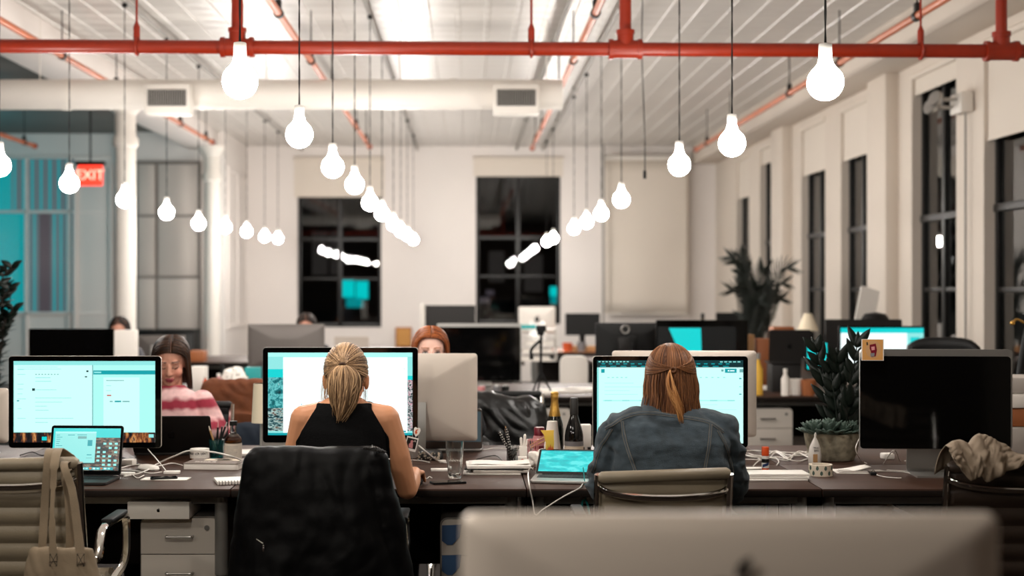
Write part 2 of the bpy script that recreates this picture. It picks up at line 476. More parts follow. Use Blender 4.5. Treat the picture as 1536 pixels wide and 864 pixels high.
def sash(win, axis, at, n):
    """window_<n>: black sash frame with a meeting rail and mullion, two glass panes"""
    u0, u1, z0, z1 = win
    fr = MB()
    def bx(a, c, d, e, t=.05, off=0):
        if axis == 'x': fr.box2((at+off, a, d), (at+off+t, c, e), .004)
        else: fr.box2((a, at+off, d), (c, at+off+t, e), .004)
    w = .05; zm = z0 + (z1-z0)*.52; um = (u0+u1)/2
    bx(u0, u0+w, z0, z1); bx(u1-w, u1, z0, z1); bx(u0, u1, z0, z0+.07); bx(u0, u1, z1-w, z1); bx(u0, u1, zm-.03, zm+.03, .06, -.012)
    bx(um-.035, um+.035, z0, z1, .05)
    bx(u0, u1, z0+(zm-z0)*.55-.02, z0+(zm-z0)*.55+.02, .03, .01)
    o = fr.build('window_%d' % n, M['frame_black']); struct(o)
    g = MB(); y = at + .03
    if axis == 'x': g.box2((y, u0+.01, z0+.01), (y+.006, u1-.01, z1-.01))
    else: g.box2((u0+.01, y, z0+.01), (u1-.01, y+.006, z1-.01))
    g.build('pane', M['night_glass'], o)
    return o
sash(WA, 'y', YB+.12, 1); sash(WB, 'y', YB+.12, 2)
for i, (a, c) in enumerate(WR): sash((a, c, .72, 3.42), 'x', XR+.085, 3+i)

def blind(label, axis, at, u0, u1, z0, z1):
    t = thing('roller_blind', label, 'blind', (0,0,0), 0, 'roller blinds over the tall windows')
    f, r, h = MB(), MB(), MB()
    if axis == 'x':
        f.box2((at, u0, z0), (at+.006, u1, z1)); r.cyl((at-.02, u0, z1), (at-.02, u1, z1), .028, 14); h.box2((at-.004, u0, z0-.02), (at+.01, u1, z0+.004), .003)
    else:
        f.box2((u0, at-.006, z0), (u1, at, z1)); r.cyl((u0, at-.03, z1), (u1, at-.03, z1), .03, 14); h.box2((u0, at-.012, z0-.02), (u1, at+.002, z0+.004), .003)
    f.build('fabric', M['cream_blind'], t); r.build('roller', M['cream_blind'], t); h.build('hem_bar', M['cream_blind'], t)
blind('short cream roller blind over the back wall window behind the middle bulb row', 'y', YB-.004, WA[0]-.05, WA[1]+.05, PZ(294, YB), PZ(238, YB))
blind('very short cream roller blind above the taller window of the back wall', 'y', YB-.004, WB[0]-.04, WB[1]+.04, PZ(263, YB), PZ(238, YB))
side = [(9.15, 11.0, 2.66, 'long cream blind on the window beyond the twin emergency lamps, nearest the camera'),
        (11.62, 12.78, 3.25, 'narrow cream blind, nearly rolled up, on the window beside the emergency lamps'),
        (14.16, 15.2, 2.88, 'half lowered cream blind on the window behind the large bright monitor'),
        (15.87, 17.0, 2.86, 'half lowered cream blind on the window behind the small table lamp'),
        (18.58, 19.4, 3.2, 'short cream blind on the window just behind the tall palm'),
        (20.15, 21.08, 2.84, 'half lowered cream blind on the last side window before the corner')]
for y0, y1, z, lb in side: blind(lb, 'x', XR+.03, y0+.004, y1-.004, z, 3.4)

# side partition and the panelled walls on the column side
b = MB(); b.box2((XP-.2, 20.86, 0), (XP, YB, CEIL))
b.box2((XP-.01, 20.9, .9), (XP+.025, 22.75, .96), .004); b.box2((XP-.01, 20.9, 3.25), (XP+.025, 22.75, 3.31), .004)
for y in (20.92, 21.8, 22.7): b.box2((XP-.01, y, .961), (XP+.02, y+.05, 3.249), .004)
struct(b.build('partition_wall', M['wall_paint']))
YP = 20.7; k = F / YP
b = MB(); b.box2((PX(180, YP), YP, 0), (XP, YP+.15, CEIL)); struct(b.build('partition_wall', M['wall_paint']))
defm('panel_grey', (200,190,182), .55); defm('panel_line', (140,132,126), .6)
b = MB()
for (x0, x1, y0, y1) in ((207,234,247,322),(237,300,247,322),(207,234,326,414),(237,300,326,414),(207,234,418,493),(237,300,418,493)):
    b.box2((PX(x0,YP)+.01, YP-.05, PZ(y1,YP)), (PX(x1,YP)-.01, YP-.012, PZ(y0,YP)), .004, mi=0)
b.box2((PX(205,YP), YP-.075, PZ(246,YP)), (PX(302,YP), YP-.012, PZ(242,YP)), mi=1); b.box2((PX(300.5,YP), YP-.075, PZ(495,YP)), (PX(303,YP), YP-.012, PZ(246,YP)), mi=1)
b.box2((PX(205,YP), YP-.011, 0), (PX(303,YP), YP-.004, PZ(242,YP)), mi=1)
o = b.build('sliding_panel_screen', [M['panel_grey'], M['panel_line']]); tag(o, 'grey sliding panel screen in six fields between the two white columns', 'panel')
# lit ribbed glass booth at the far end of the column aisle
b = MB()
YG = 20.9
for px in (-60, 40, 104): b.box2((PX(px,YG)-.02, YG-.05, 0), (PX(px,YG)+.02, YG+.03, PZ(236,YG)), .004)
for py in (236, 318, 470): b.box2((PX(-60,YG), YG-.05, PZ(py,YG)-.02), (PX(166,YG), YG+.03, PZ(py,YG)+.02), .004)
b.box2((XL, YG, PZ(236,YG)), (PX(112,YG), YG+.1, CEIL)); b.box2((XL, YG, 0), (PX(112,YG), YG+.1, PZ(470,YG)))
b.box2((PX(112,YG), YG, 0), (PX(186,YG), YG+.1, CEIL))
b.box2((XL, YG, PZ(470,YG)), (PX(-60,YG), YG+.1, PZ(236,YG)))
struct(b.build('wall_booth', M['wall_paint']))
b = MB(); x0, x1 = PX(-60,YG), PX(112,YG); n = 52
def ribs(za, zb_): return lambda u, v: (x0+(x1-x0)*u, YG+.03+.018*math.sin(u*n*PI), za+(zb_-za)*v)
for lo, (ya, yb_) in enumerate(((318,238),(468,320))):
    i0 = len(b.f); b.grid(ribs(PZ(ya,YG), PZ(yb_,YG)), n*4+1, 2)
    for i in range(i0, len(b.f)):
        u = (i-i0)/(len(b.f)-i0); px = -60+172*u; q = int(u*n)
        if lo: m = 0 if px < 41 else (2 if 58 < px < 74 else (0 if q % 3 == 0 else 1))
        else: m = 0 if (px < 16 or q % 4 == 0) else 1
        b.m[i] = m
# a lit window of ribbed glass, cyan lit room behind it
struct(b.build('window_20', [M['lit_teal'], M['lit_grey'], M['lit_mauve']]))
b = MB(); b.box2((PX(166,YG), YG-.09, 0), (PX(170,YG), YG, PZ(250,YG)), .004); b.box2((PX(112,YG), YG-.09, 0), (PX(117,YG), YG, PZ(250,YG)), .004); b.box2((PX(112,YG), YG-.09, PZ(252,YG)), (PX(170,YG), YG, PZ(248,YG)), .004)
b.box2((PX(117,YG), YG-.03, .01), (PX(166,YG), YG-.001, PZ(253,YG)), .004)
struct(b.build('door_1', M['wall_paint']))

# ================================================================== DUCT, PIPES, SIGN
YD = 12.0; kd = F/YD; zd = EYE + (CY-142)/kd
t = thing('ventilation_duct', 'fat white round air duct running across under the ceiling', 'duct', (0, YD, zd))
b = MB(); b.cyl((XL+.02, 0, 0), (PX(838,YD), 0, 0), .127, 24)
for px in (100, 330, 520, 680): b.cyl((PX(px,YD)-.03,0,0), (PX(px,YD)+.03,0,0), .133, 24)
b.build('tube', M['white_paint'], t)
b = MB(); b.cyl((PX(838,YD),0,0),(PX(843,YD),0,0),.129,24); b.build('end_cap', M['white_paint'], t)
for px in (260, 773):
    g = MB(); g.box((PX(px,YD), -.17, -.07), (.375, .18, .25), .012); g.build('grille_box', M['white_paint'], t)
    g = MB()
    for i in range(17): g.box((PX(px,YD)-.152+.019*i, -.268, -.06), (.005, .012, .13))
    for i in range(5): g.box((PX(px,YD), -.266, -.112+.026*i), (.31, .008, .004))
    g.box((PX(px,YD), -.261, -.06), (.32, .003, .135), mi=1)
    g.build('grille', [M['grey_conduit'], M['black_plastic']], t)
for px in (60, 400, 600, 820):
    g = MB(); g.cyl((PX(px,YD),0,.12),(PX(px,YD),0,CEIL-zd-.02),.006,6); g.build('hanger', M['white_paint'], t)

YR = 8.57; kr = F/YR
zl, zr_ = PZ(69, YR), PZ(77, YR)
def zpipe(px): return zl + (zr_-zl)*px/1536
t = thing('sprinkler_main_pipe', 'thick red sprinkler pipe running straight across the room', 'pipe', (0, YR, 0))
b = MB(); b.cyl((PX(-700,YR),0,zpipe(-700)), (PX(1650,YR),0,zpipe(1650)), .042, 20); b.build('pipe', M['red_pipe'], t)
for px, r in ((356,.036),(938,.036),(1502,.034)):
    x, z = PX(px,YR), zpipe(px)
    b = MB(); b.cyl((x,0,z), (x,0,CEIL-.02), r, 18); b.build('riser', M['red_pipe'], t)
    b = MB(); b.cyl((x-.085,0,z),(x+.085,0,z),.055,20); b.cyl((x-.1,0,z),(x-.075,0,z),.062,20); b.cyl((x+.075,0,z),(x+.1,0,z),.062,20); b.cyl((x,0,z),(x,0,z+.1),.05,20); b.cyl((x,0,z+.09),(x,0,z+.115),.056,20)
    b.build('tee_fitting', M['red_pipe'], t)
for px in (205, 797, 1381, -300):
    x, z = PX(px,YR), zpipe(px)
    b = MB(); b.cyl((x,0,z+.05),(x,0,CEIL-.02),.007,8); b.cyl((x,0,z+.04),(x,0,z+.12),.02,10); b.cyl((x,0,z+.12),(x,0,z+.15),.02,10,r2=.008); b.tube([(x,.05*math.cos(a),z+.05*math.sin(a)) for a in [2*PI*i/20 for i in range(20)]], .009, 6, closed=True); b.build('hanger', M['red_pipe'], t)
defm('red_pipe_lit', (190,104,66), .4)  # same red paint, with the light's orange tint put into the colour
lines = [(-5.6, 18.4, 3.35, 'thin red branch pipe ending over the cyan lit booth'), (-3.3, 18.4, 3.4, 'thin red branch pipe passing the round white columns'),
         (-1.27, 18.6, 3.36, 'thin red branch pipe ending above the back wall window with wide sill'), (.87, 18.8, 3.36, 'thin red branch pipe ending above the taller back window'), (3.04, 18.8, 3.34, 'thin red branch pipe running beside the window wall soffit')]
for x, ye, z, lb in lines:
    t = thing('sprinkler_branch_pipe', lb, 'pipe', (x, 0, z), 0, 'branch pipes under the ceiling')
    b = MB(); b.cyl((0, YF+.1, 0), (0, ye, 0), .026, 14); b.build('pipe', M['red_pipe_lit'], t)
    b = MB(); b.cyl((0, ye, 0), (0, ye+.06, 0), .036, 14); b.build('end_cap', M['red_pipe'], t)
    for y in (9.6, 11.6, 13.4, 16.4, 18.0):
        b = MB(); b.cyl((0,y,0),(0,y,CEIL-z-.02),.006,6); b.cyl((0,y-.03,0),(0,y+.03,0),.035,14); b.box((0,y,.06),(.04,.05,.06),.008); b.build('hanger', M['dark_grey'], t)
for x, lb in ((-.79,'grey wiring conduit on the ceiling above the middle bulb row'), (1.22,'grey wiring conduit on the ceiling above the bulb row over the denim jacket'), (-2.65,'grey wiring conduit on the ceiling above the bulb row by the columns'), (.8,'grey wiring conduit on the ceiling with no bulbs below it')):
    b = MB(); b.cyl((x,YF,CEIL-.055),(x,YB-.01,CEIL-.055),.018,10)
    for y in range(-2, 22, 3): b.box((x,y,CEIL-.045),(.06,.05,.05),.006)
    tag(b.build('wiring_conduit', M['grey_conduit']), lb, 'conduit', 'wiring conduits')
# exit sign
YE = 17.4
t = thing('exit_sign', 'red glowing EXIT sign hanging from the ceiling by the cyan booth', 'sign', (PX(135,YE), YE, PZ(263,YE)))
b = MB(); b.box((0,.02,.0),(.30,.04,.25),.008); b.build('housing', M['exit_red'], t)
b = MB(); b.box((0,.02,.15),(.36,.08,.05),.008); b.cyl((0,.02,.15),(0,.02,CEIL-PZ(263,YE)-.02),.012,8); b.build('bracket', M['dark_grey'], t)
b = MB(); text_mesh(b, 'EXIT', .17, T(0,-.003,0) @ FACE, depth=.002); b.build('lettering', glow('exit_letters', (255,150,130), 4), t)
# twin emergency lamps on the window wall
t = thing('emergency_light', 'white wall box with two round emergency lamp heads', 'lamp', (XR-.09, 11.32, PZ(155,11.3)))
b = MB(); b.box((.03,0,0),(.1,.26,.16),.01); b.build('box', M['white_paint'], t)
for dy, dz in ((-.02,.03),(.1,-.02)):
    b = MB(); b.lathe([(.02,-.04),(.06,0),(.066,.03),(.06,.04),(.01,.045)], n=18, M=T(-.17,dy,dz) @ RY(R(-70)) @ RX(R(25))); b.cyl((-.02,dy,dz),(-.15,dy,dz),.015,8); b.build('lamp_head', M['alu'], t)
b = MB(); b.cyl((.05,-.03,-.08),(.05,-.03,-2.2),.01,8); b.build('conduit', M['grey_conduit'], t)

# dark building added outside; its glowing boxes make cyan spots in the panes
YN = 46.0
t = thing('added_building', 'dark building added across the street with cyan glows for the window panes', 'building', (0, YN, -8))
b = MB(); b.box((0,4,14),(40,8,44)); b.build('wall', M['frame_black'], t)
for px, py, w, h, m in ((522,433,.42,.55,'scr_cyan'),(543,435,.40,.58,'scr_cyan'),(532,453,.55,.35,'lit_teal'),(831,437,.26,.30,'scr_cyan'),(831,450,.22,.28,'lit_teal'),(735,439,.26,.16,'lit_mauve'),(727,450,.34,.18,'lit_mauve'),(480,380,.5,1.4,'lit_dim'),(505,380,.4,1.4,'lit_dim'),(745,400,.5,1.0,'lit_dim'),(800,410,.6,1.2,'lit_dim')):
    b = MB(); b.box((PX(px,YN),-.02,PZ(py,YN)+8),(w,.04,h),.01); b.build('added_glow', M[m], t)
# ================================================================== HANGING GLOBE BULBS
ZB = EYE + .734
def pendant(name, label, x, y, z, group):
    z -= .0275
    t = thing(name, label, 'light bulb', (x, y, z), 0, group)
    b = MB(); L = CEIL - .08 - z
    n = 26
    for ph in (0, PI):
        b.tube([(.0022*math.cos(ph+i*1.3), .0022*math.sin(ph+i*1.3), .132+(L-.132)*i/n) for i in range(n+1)], .0026, 5)
    b.cyl((0,0,L-.03),(0,0,L),.02,10)
    b.build('cord', M['cord_black'], t)
    b = MB(); b.lathe([(.006,.137),(.021,.134),(.023,.130),(.023,.084),(.021,.078)], n=16); b.build('socket', M['socket_white'], t)
    b = MB(); r = .0625; pr = [(.001,-r)]
    for i in range(1, 13):
        a = -PI/2 + i*R(11.75); pr.append((r*math.cos(a), r*math.sin(a)))
    pr += [(.0315,.058),(.026,.067),(.0235,.080)]
    b.lathe(pr, n=20); b.build('globe', M['bulb'], t)
    return t
ordw = ['first','second','third','fourth','fifth','sixth','seventh','eighth','ninth','tenth','eleventh']
def place(row, xs, what):
    first = None
    for i, (x, y, z) in enumerate(row):
        lb = '%s globe bulb from the camera in the row %s' % (ordw[i], what)
        pendant('pendant_bulb', lb, x, y, z, 'globe bulbs in the row '+what)
rowL = [(PX(px,y), y, PZ(py,y)) for px,py,y in ((360,110,4.95),(449,193,6.55),(499,243,8.1),(532,271,9.8),(555,299,11.5),(573,316,13.1),(590,333,15.0),(601,343,16.7),(611,350,18.6),(620,357,20.4))]
rowR = [(PX(px,y), y, PZ(py,y)) for px,py,y in ((1238,112,4.9),(1098,206,6.6),(1019,240,8.1),(932,294,11.1),(902,316,12.9),(880,329,14.6),(861,339,16.3),(830,355,19.6),(820,360,21.2))]
rowF = [(-2.65, 2.65*F/(700-px), PZ(py, 2.65*F/(700-px))) for px,py in ((-1,241),(104,269),(187,294),(250,314),(298,331),(338,337),(370,344),(397,352),(417,355))]
place(rowL, None, 'above the woman in the black top')
place(rowR, None, 'above the denim jacket')
place(rowF, None, 'beside the white columns')
b = MB(); y = 10.1; x = PX(967,y)
b.tube(arc([(x-.01,y,CEIL-.05),(x-.02,y,3.2),(x,y,2.6),(x+.002,y,PZ(262,y))],10), .004, 6); b.cyl((x,y,PZ(256,y)),(x,y,PZ(268,y)),.012,10)
tag(b.build('empty_pendant_cable', M['cord_black']), 'black hanging cord with an empty end and no bulb', 'cord')
b = MB(); y = 22.5; x = PX(905,y); b.cyl((x,y,.0),(x,y,CEIL),.022,10); tag(b.build('conduit_pipe', M['grey_conduit']), 'thin grey vertical conduit beside the white projection screen', 'conduit')
# unseen point lights added along two rows to light the foreground
def lamp(x, y, z, w):
    l = bpy.data.lights.new('lamp', 'POINT'); l.energy = w; l.shadow_soft_size = .0625; l.color = (1,.93,.83)
    o = bpy.data.objects.new('row_fill_light', l); COL.objects.link(o); o.location = (x, y, z)
BW = 30.0
for x, y, k_ in ((-.79,3.3,1),(-.79,1.2,2.0),(-2.65,4.6,1),(-2.65,3.0,1),(-2.65,1.4,1)): lamp(x, y, ZB, BW*k_)
l = bpy.data.lights.new('cyan_fill_light', 'POINT'); l.energy = 45; l.shadow_soft_size = .15; l.color = (.0,.8,1)
o = bpy.data.objects.new('cyan_fill_light', l); COL.objects.link(o); o.location = (-7.0, 18.0, 2.7)  # unseen cyan light added to tint the booth corner
# ================================================================== DESKS
def desk(name, label, x0, x1, y0, y1, group, legs=True, top=M['walnut'], z=DESK):
    t = thing(name, label, 'desk', ((x0+x1)/2, (y0+y1)/2, 0), 0, group)
    w, d = x1-x0, y1-y0
    b = MB(); b.box((0,0,z-.016),(w-.004,d-.004,.032),.003); b.build('desk_top', top, t)
    b = MB(); b.box((0,-d/2+.0005,z-.018),(w-.006,.004,.024),.0015); b.build('edge_band', M['desk_edge'], t)
    b = MB(); b.box((0,d/2-.03,z-.24),(w-.12,.018,.36),.003); b.build('modesty_panel', M['desk_edge'], t)
    for sy in (-1, 1): b = MB(); b.box((0,sy*(d/2-.12),z-.052),(w-.1,.04,.038),.003); b.build('cross_beam', M['desk_leg'], t)
    for sx in (-1, 1):
        for sy in (-1, 1):
            lx, ly = sx*(w/2-.055), sy*(d/2-.12)
            b = MB(); b.cyl((lx,ly,.0),(lx,ly,.02),.03,16); b.cyl((lx,ly,.02),(lx,ly,.42),.02,16); b.cyl((lx,ly,.40),(lx,ly,z-.033),.0255,16); b.build('leg', M['desk_leg'], t)
    return t
Y0, Y1, Y2 = 5.36, 6.11, 6.86
seams = [-2.0, -.89, .226, 1.34, 2.45]
fl = ['walnut desk holding the small open laptop and a whisky bottle', 'walnut desk of the woman in the black halter top', 'walnut desk of the woman in the denim jacket', 'walnut desk with the potted plant and the dark switched off monitor']
for i, lb in enumerate(fl): desk('office_desk', lb, seams[i], seams[i+1], Y0, Y1-.003, 'walnut bench desks')
bl = ['walnut desk of the woman in the pink striped sweater, facing the camera', 'walnut desk of the red-haired woman, facing the camera', 'walnut desk beside the red-haired woman, with bottles, facing the camera', 'walnut desk carrying the concrete planter, on the window side']
for i, lb in enumerate(bl): desk('office_desk', lb, seams[i], seams[i+1], Y1+.003, Y2, 'walnut bench desks')

desk('office_desk', 'walnut desk at the picture edge under the pale monitor back', -3.1, -2.0, Y1+.003, Y2, 'walnut bench desks'); desk('office_desk', 'walnut desk beyond the dark monitor carrying the stacked boxes', 2.45, 3.4, Y1+.003, Y2, 'walnut bench desks')
# ================================================================== CHAIRS (ribbed leather on a polished frame)
def chair_back_y(z, zt): return -.21 - .10*(z-.48)/(zt-.48)
def office_chair(label, x, y, zt=.90, leather='leather_cream', rz=0, w=.43, group='ribbed leather office chairs', roll=0):
    t = thing('office_chair', label, 'chair', (x, y, 0), rz, group)
    zt0 = zt
    def py(z): return chair_back_y(z, zt)
    # ribbed back pad: channels run across
    nz = 90; z0 = .46
    prof = []
    for i in range(nz+1):
        z = z0 + (zt-.035-z0)*i/nz
        bulge = .012*abs(math.sin(PI*(z-z0)/.062))
        prof.append((z, py(z), bulge))
    b = MB(); rings = []
    for z, y_, bl in prof:
        a = w/2
        rings.append([(-a,y_-.002,z),(-a+.012,y_-.005-bl,z),(-a*.5,y_-.008-bl,z),(0,y_-.009-bl,z),(a*.5,y_-.008-bl,z),(a-.012,y_-.005-bl,z),(a,y_-.002,z),(a,y_+.004,z),(a-.012,y_+.006+bl,z),(0,y_+.01+bl,z),(-a+.012,y_+.006+bl,z),(-a,y_+.004,z)])
    v, f = _rings(rings); b.add(v, f); b.build('backrest', M[leather], t)
    b = MB(); n = 14
    yt = py(zt-.02)
    b.tube([(-w/2-.012, yt-.004, zt-.02-.008*roll), (-w/2, yt-.004, zt-.02-.008*roll), (w/2, yt-.004, zt-.02+.008*roll), (w/2+.012, yt-.004, zt-.02+.008*roll)], [.012,.021,.021,.012], 14); b.build('head_roll', M[leather], t)
    # seat
    b = MB(); rings = []
    for i in range(61):
        y_ = -.2 + .44*i/60; bl = .012*abs(math.sin(PI*(y_+.2)/.055)); zz = .455 + .012*(i/60) - (.05*max(0, (i/60-.86)/.14)**2)
        a = .235
        rings.append([(-a,y_,zz-.002),(-a+.012,y_,zz+.008+bl),(0,y_,zz+.004+bl),(a-.012,y_,zz+.008+bl),(a,y_,zz-.002),(a,y_,zz-.012),(0,y_,zz-.018),(-a,y_,zz-.012)])
    v, f = _rings(rings); b.add(v, f); b.build('seat', M[leather], t)
    for s in (-1, 1):
        b = MB(); xs = s*(w/2+.012)
        pts = [(xs, py(zt-.02)-.004, zt-.015), (xs, py(.7)-.004, .7), (xs, py(.52), .52), (xs, -.17, .455), (xs, -.08, .435), (xs, .22, .445)]
        b.tube(arc(pts, 8), .0105, 8, flat=1.5); b.build('side_rail', M['chrome'], t)
        # arm loop
        b = MB(); xa = s*(w/2+.055)
        pts = [(s*(w/2+.015), -.235, .56), (xa, -.235, .60), (xa, -.17, .675), (xa, -.02, .685), (xa, .13, .68), (xa, .165, .65), (xa, .15, .52), (s*(w/2+.02), .1, .445)]
        b.tube(arc(pts, 8), .011, 8, flat=1.5); a_ = b.build('armrest', M['chrome'], t)
        b = MB(); b.box((xa, .0, .698), (.042, .22, .014), .006); b.build('arm_pad', M['black_plastic'], a_)
    b = MB(); zb = zt - .085
    pts = [(-w/2-.008, py(zb)-.008, zb+.022), (-w*.44, py(zb)-.03, zb+.008), (-w*.25, py(zb)-.045, zb-.004), (0, py(zb)-.05, zb-.008), (w*.25, py(zb)-.045, zb-.004), (w*.44, py(zb)-.03, zb+.008), (w/2+.008, py(zb)-.008, zb+.022)]
    b.tube(arc(pts, 6), .0085, 8, flat=1.4); b.build('brace_bar', M['chrome'], t)
    b = MB(); b.cyl((-w/2,-.02,.43),(w/2,-.02,.43),.012,10); b.box((0,-.02,.41),(.2,.22,.05),.015); b.build('seat_bracket', M['chrome'], t)
    b = MB(); b.cyl((0,0,.12),(0,0,.40),.024,16); b.cyl((0,0,.10),(0,0,.24),.034,16); b.build('gas_column', M['chrome'], t)
    b = MB()
    for i in range(5):
        a = R(90+72*i); c, s_ = math.cos(a), math.sin(a)
        b.tube([(.02*c,.02*s_,.13),(.16*c,.16*s_,.11),(.30*c,.30*s_,.075)], [.03,.024,.017], 10)
    bs = b.build('star_base', M['chrome'], t)
    for i in range(5):
        a = R(90+72*i); c, s_ = math.cos(a), math.sin(a)
        b = MB(); b.M = T(.3*c,.3*s_,0) @ RZ(a)
        for q in (-.016, .016): b.lathe([(.004,-.009),(.026,-.007),(.029,0),(.026,.007),(.004,.009)], n=14, M=T(0,q,.03) @ RX(PI/2))
        b.cyl((0,0,.03),(0,0,.075),.008,8); b.build('caster', M['black_plastic'], bs)
    return t
chair_tote = office_chair('cream ribbed leather chair with a canvas tote bag hung on it', PX(12,4.72), 5.02, .938, w=.45, roll=.6)
chair_a = office_chair('ribbed leather chair under the black jacket of the ponytailed woman', PX(475,4.75), 5.06, .945, w=.44)
chair_b = office_chair('cream ribbed leather chair of the woman in the denim jacket', PX(992,4.9), 5.14, .885, w=.425, roll=.9)
chair_r = office_chair('brown ribbed leather chair with a crumpled beige cloth over its top', PX(1528,4.72), 5.02, .93, 'leather_brown', w=.45)

# ================================================================== DRAWER PEDESTALS
def pedestal(label, x, y, w=.31, h=.62, d=.5, n=3, group='white drawer pedestals', lock=True, handle='alu'):
    t = thing('drawer_cabinet', label, 'cabinet', (x, y, 0), 0, group)
    b = MB(); b.rrloft([(0.004,w,h-.03,.03,h/2+.015),(d,w,h-.03,.03,h/2+.015)]); 
    for cx in (-w/2+.04, w/2-.04):
        for cy in (.05, d-.05): b.cyl((cx,cy,0),(cx,cy,.04),.018,10)
    b.build('body', M['cabinet_body'], t)
    hs = [.137, .137, h-.03-.274-.02]; z = h-.006
    for i in range(n):
        hh = hs[i]
        b = MB()
        if i == 0:
            pts = [(-w/2+.006, -hh/2), (w/2-.006, -hh/2)] + [(px_, pz_) for px_, pz_ in rr(w-.012, hh, .026) if pz_ > 0]
            # square lower corners, rounded upper ones
            pts = [(-w/2+.006,-hh/2),(w/2-.006,-hh/2)] + [p for p in rr(w-.012, hh, .026) if p[1] > 0][:6] + [p for p in rr(w-.012, hh, .026) if p[1] > 0][6:]
            b.M = T(0,0,z-hh/2); b.prism(pts, -.012, .006)
        else: b.box((0,-.003,z-hh/2),(w-.012,.018,hh),.003)
        dr = b.build('drawer', M['cabinet_white'], t)
        b = MB(); zz = z-hh*.5+.0
        b.tube(arc([(-.05,-.011,zz),(-.05,-.03,zz),(-.042,-.036,zz),(0,-.036,zz),(.042,-.036,zz),(.05,-.03,zz),(.05,-.011,zz)],5), .0042, 8); b.build('handle', M[handle], dr)
        if i == 0 and lock:
            b = MB(); b.cyl((w/2-.05,-.011,z-.036),(w/2-.05,-.018,z-.036),.0095,16); b.build('lock', M['cork'] if 0 else M['desk_leg'], dr)
        z -= hh + .004
    return t
YC = 5.5
pedestal('white three drawer pedestal under the whisky bottle, carrying a flat white box', (PX(211,YC)+PX(330,YC))/2, YC)
ped2 = pedestal('white drawer pedestal with blue cards, half hidden behind the blurred silver monitor', PX(660,YC)+.155, YC, h=.615)
for i, (y0, y1, lb) in enumerate(((787,816,'blue card stuck on the upper drawer of the half hidden pedestal'),(832,861,'blue card stuck on the lower drawer of the half hidden pedestal'))):
    b = MB(); y_ = YC-.018; xa, xb = PX(663,YC), PX(692,YC); za, zb = PZ(y0,YC), PZ(y1,YC)
    b.prism([(xa,za),(xa,zb+.015),(xa+.02,zb),(xb-.035,zb),(xb-.006,zb+.03),(xb,za+.003)], y_, y_+.002); tag(b.build('blue_card', M['blue_card']), lb, 'card')
# flat white product box on the pedestal
def apple(s):
    p = [(0,.33),(.10,.38),(.24,.40),(.37,.34),(.45,.24)]
    p += [(.36,.14),(.32,.0),(.37,-.14),(.48,-.22)]
    p += [(.42,-.38),(.30,-.54),(.18,-.60),(.06,-.55),(-.06,-.55),(-.18,-.60),(-.30,-.54),(-.42,-.36),(-.49,-.12),(-.48,.12),(-.40,.29),(-.27,.39),(-.13,.39)]
    return [(x*s, z*s) for x, z in p], [(x*s, z*s) for x, z in [(0,.42),(.02,.56),(.12,.68),(.23,.72),(.22,.58),(.12,.46)]]
def logo(mb, s, M_, mi=0, t=.0006):
    for pl in apple(s): mb.prism(pl, -t, t, mi, M_)
t = thing('product_box', 'flat white box with a small black fruit logo on the drawer pedestal', 'box', ((PX(191,5.42)+PX(284,5.42))/2, 5.42, .6215))
b = MB(); b.box((0,.12,.033),(.236,.24,.066),.002); b.build('carton', M['paper'], t)
b = MB(); logo(b, .0125, T(0,-.0005,.034)); b.build('logo', M['logo_black'], t)
# ================================================================== MONITORS AND LAPTOPS
def screen_mesh(w, h, rects, texts=()):
    """lit panel centred on 0, facing -Y: rects (x0, y0, x1, y1, material) in 0..1 from the top left corner, later ones lie on top"""
    mb = MB(); mats = []
    def mi(m):
        if m not in mats: mats.append(m)
        return mats.index(m)
    for i, (x0, y0, x1, y1, m) in enumerate(rects):
        a, c = -w/2 + x0*w, -w/2 + x1*w; d, e = h/2 - y1*h, h/2 - y0*h; y = -.00012*i
        mb.quad((a,y,d),(c,y,d),(c,y,e),(a,y,e), mi(m))
    for s, x, y, size, m in texts:
        text_mesh(mb, s, size, T(-w/2+x*w, -.00012*len(rects)-.0003, h/2-y*h) @ FACE, mi(m), .0001, 'LEFT')
    return mb, [M[m] for m in mats]
def lines(rnd, x0, x1, y0, y1, dy, m, h=.006, wmin=.2, wmax=1):
    out = []; y = y0
    while y < y1:
        if rnd.random() < .85: out.append((x0, y, x0+(x1-x0)*rnd.uniform(wmin, wmax), y+h, m))
        y += dy
    return out
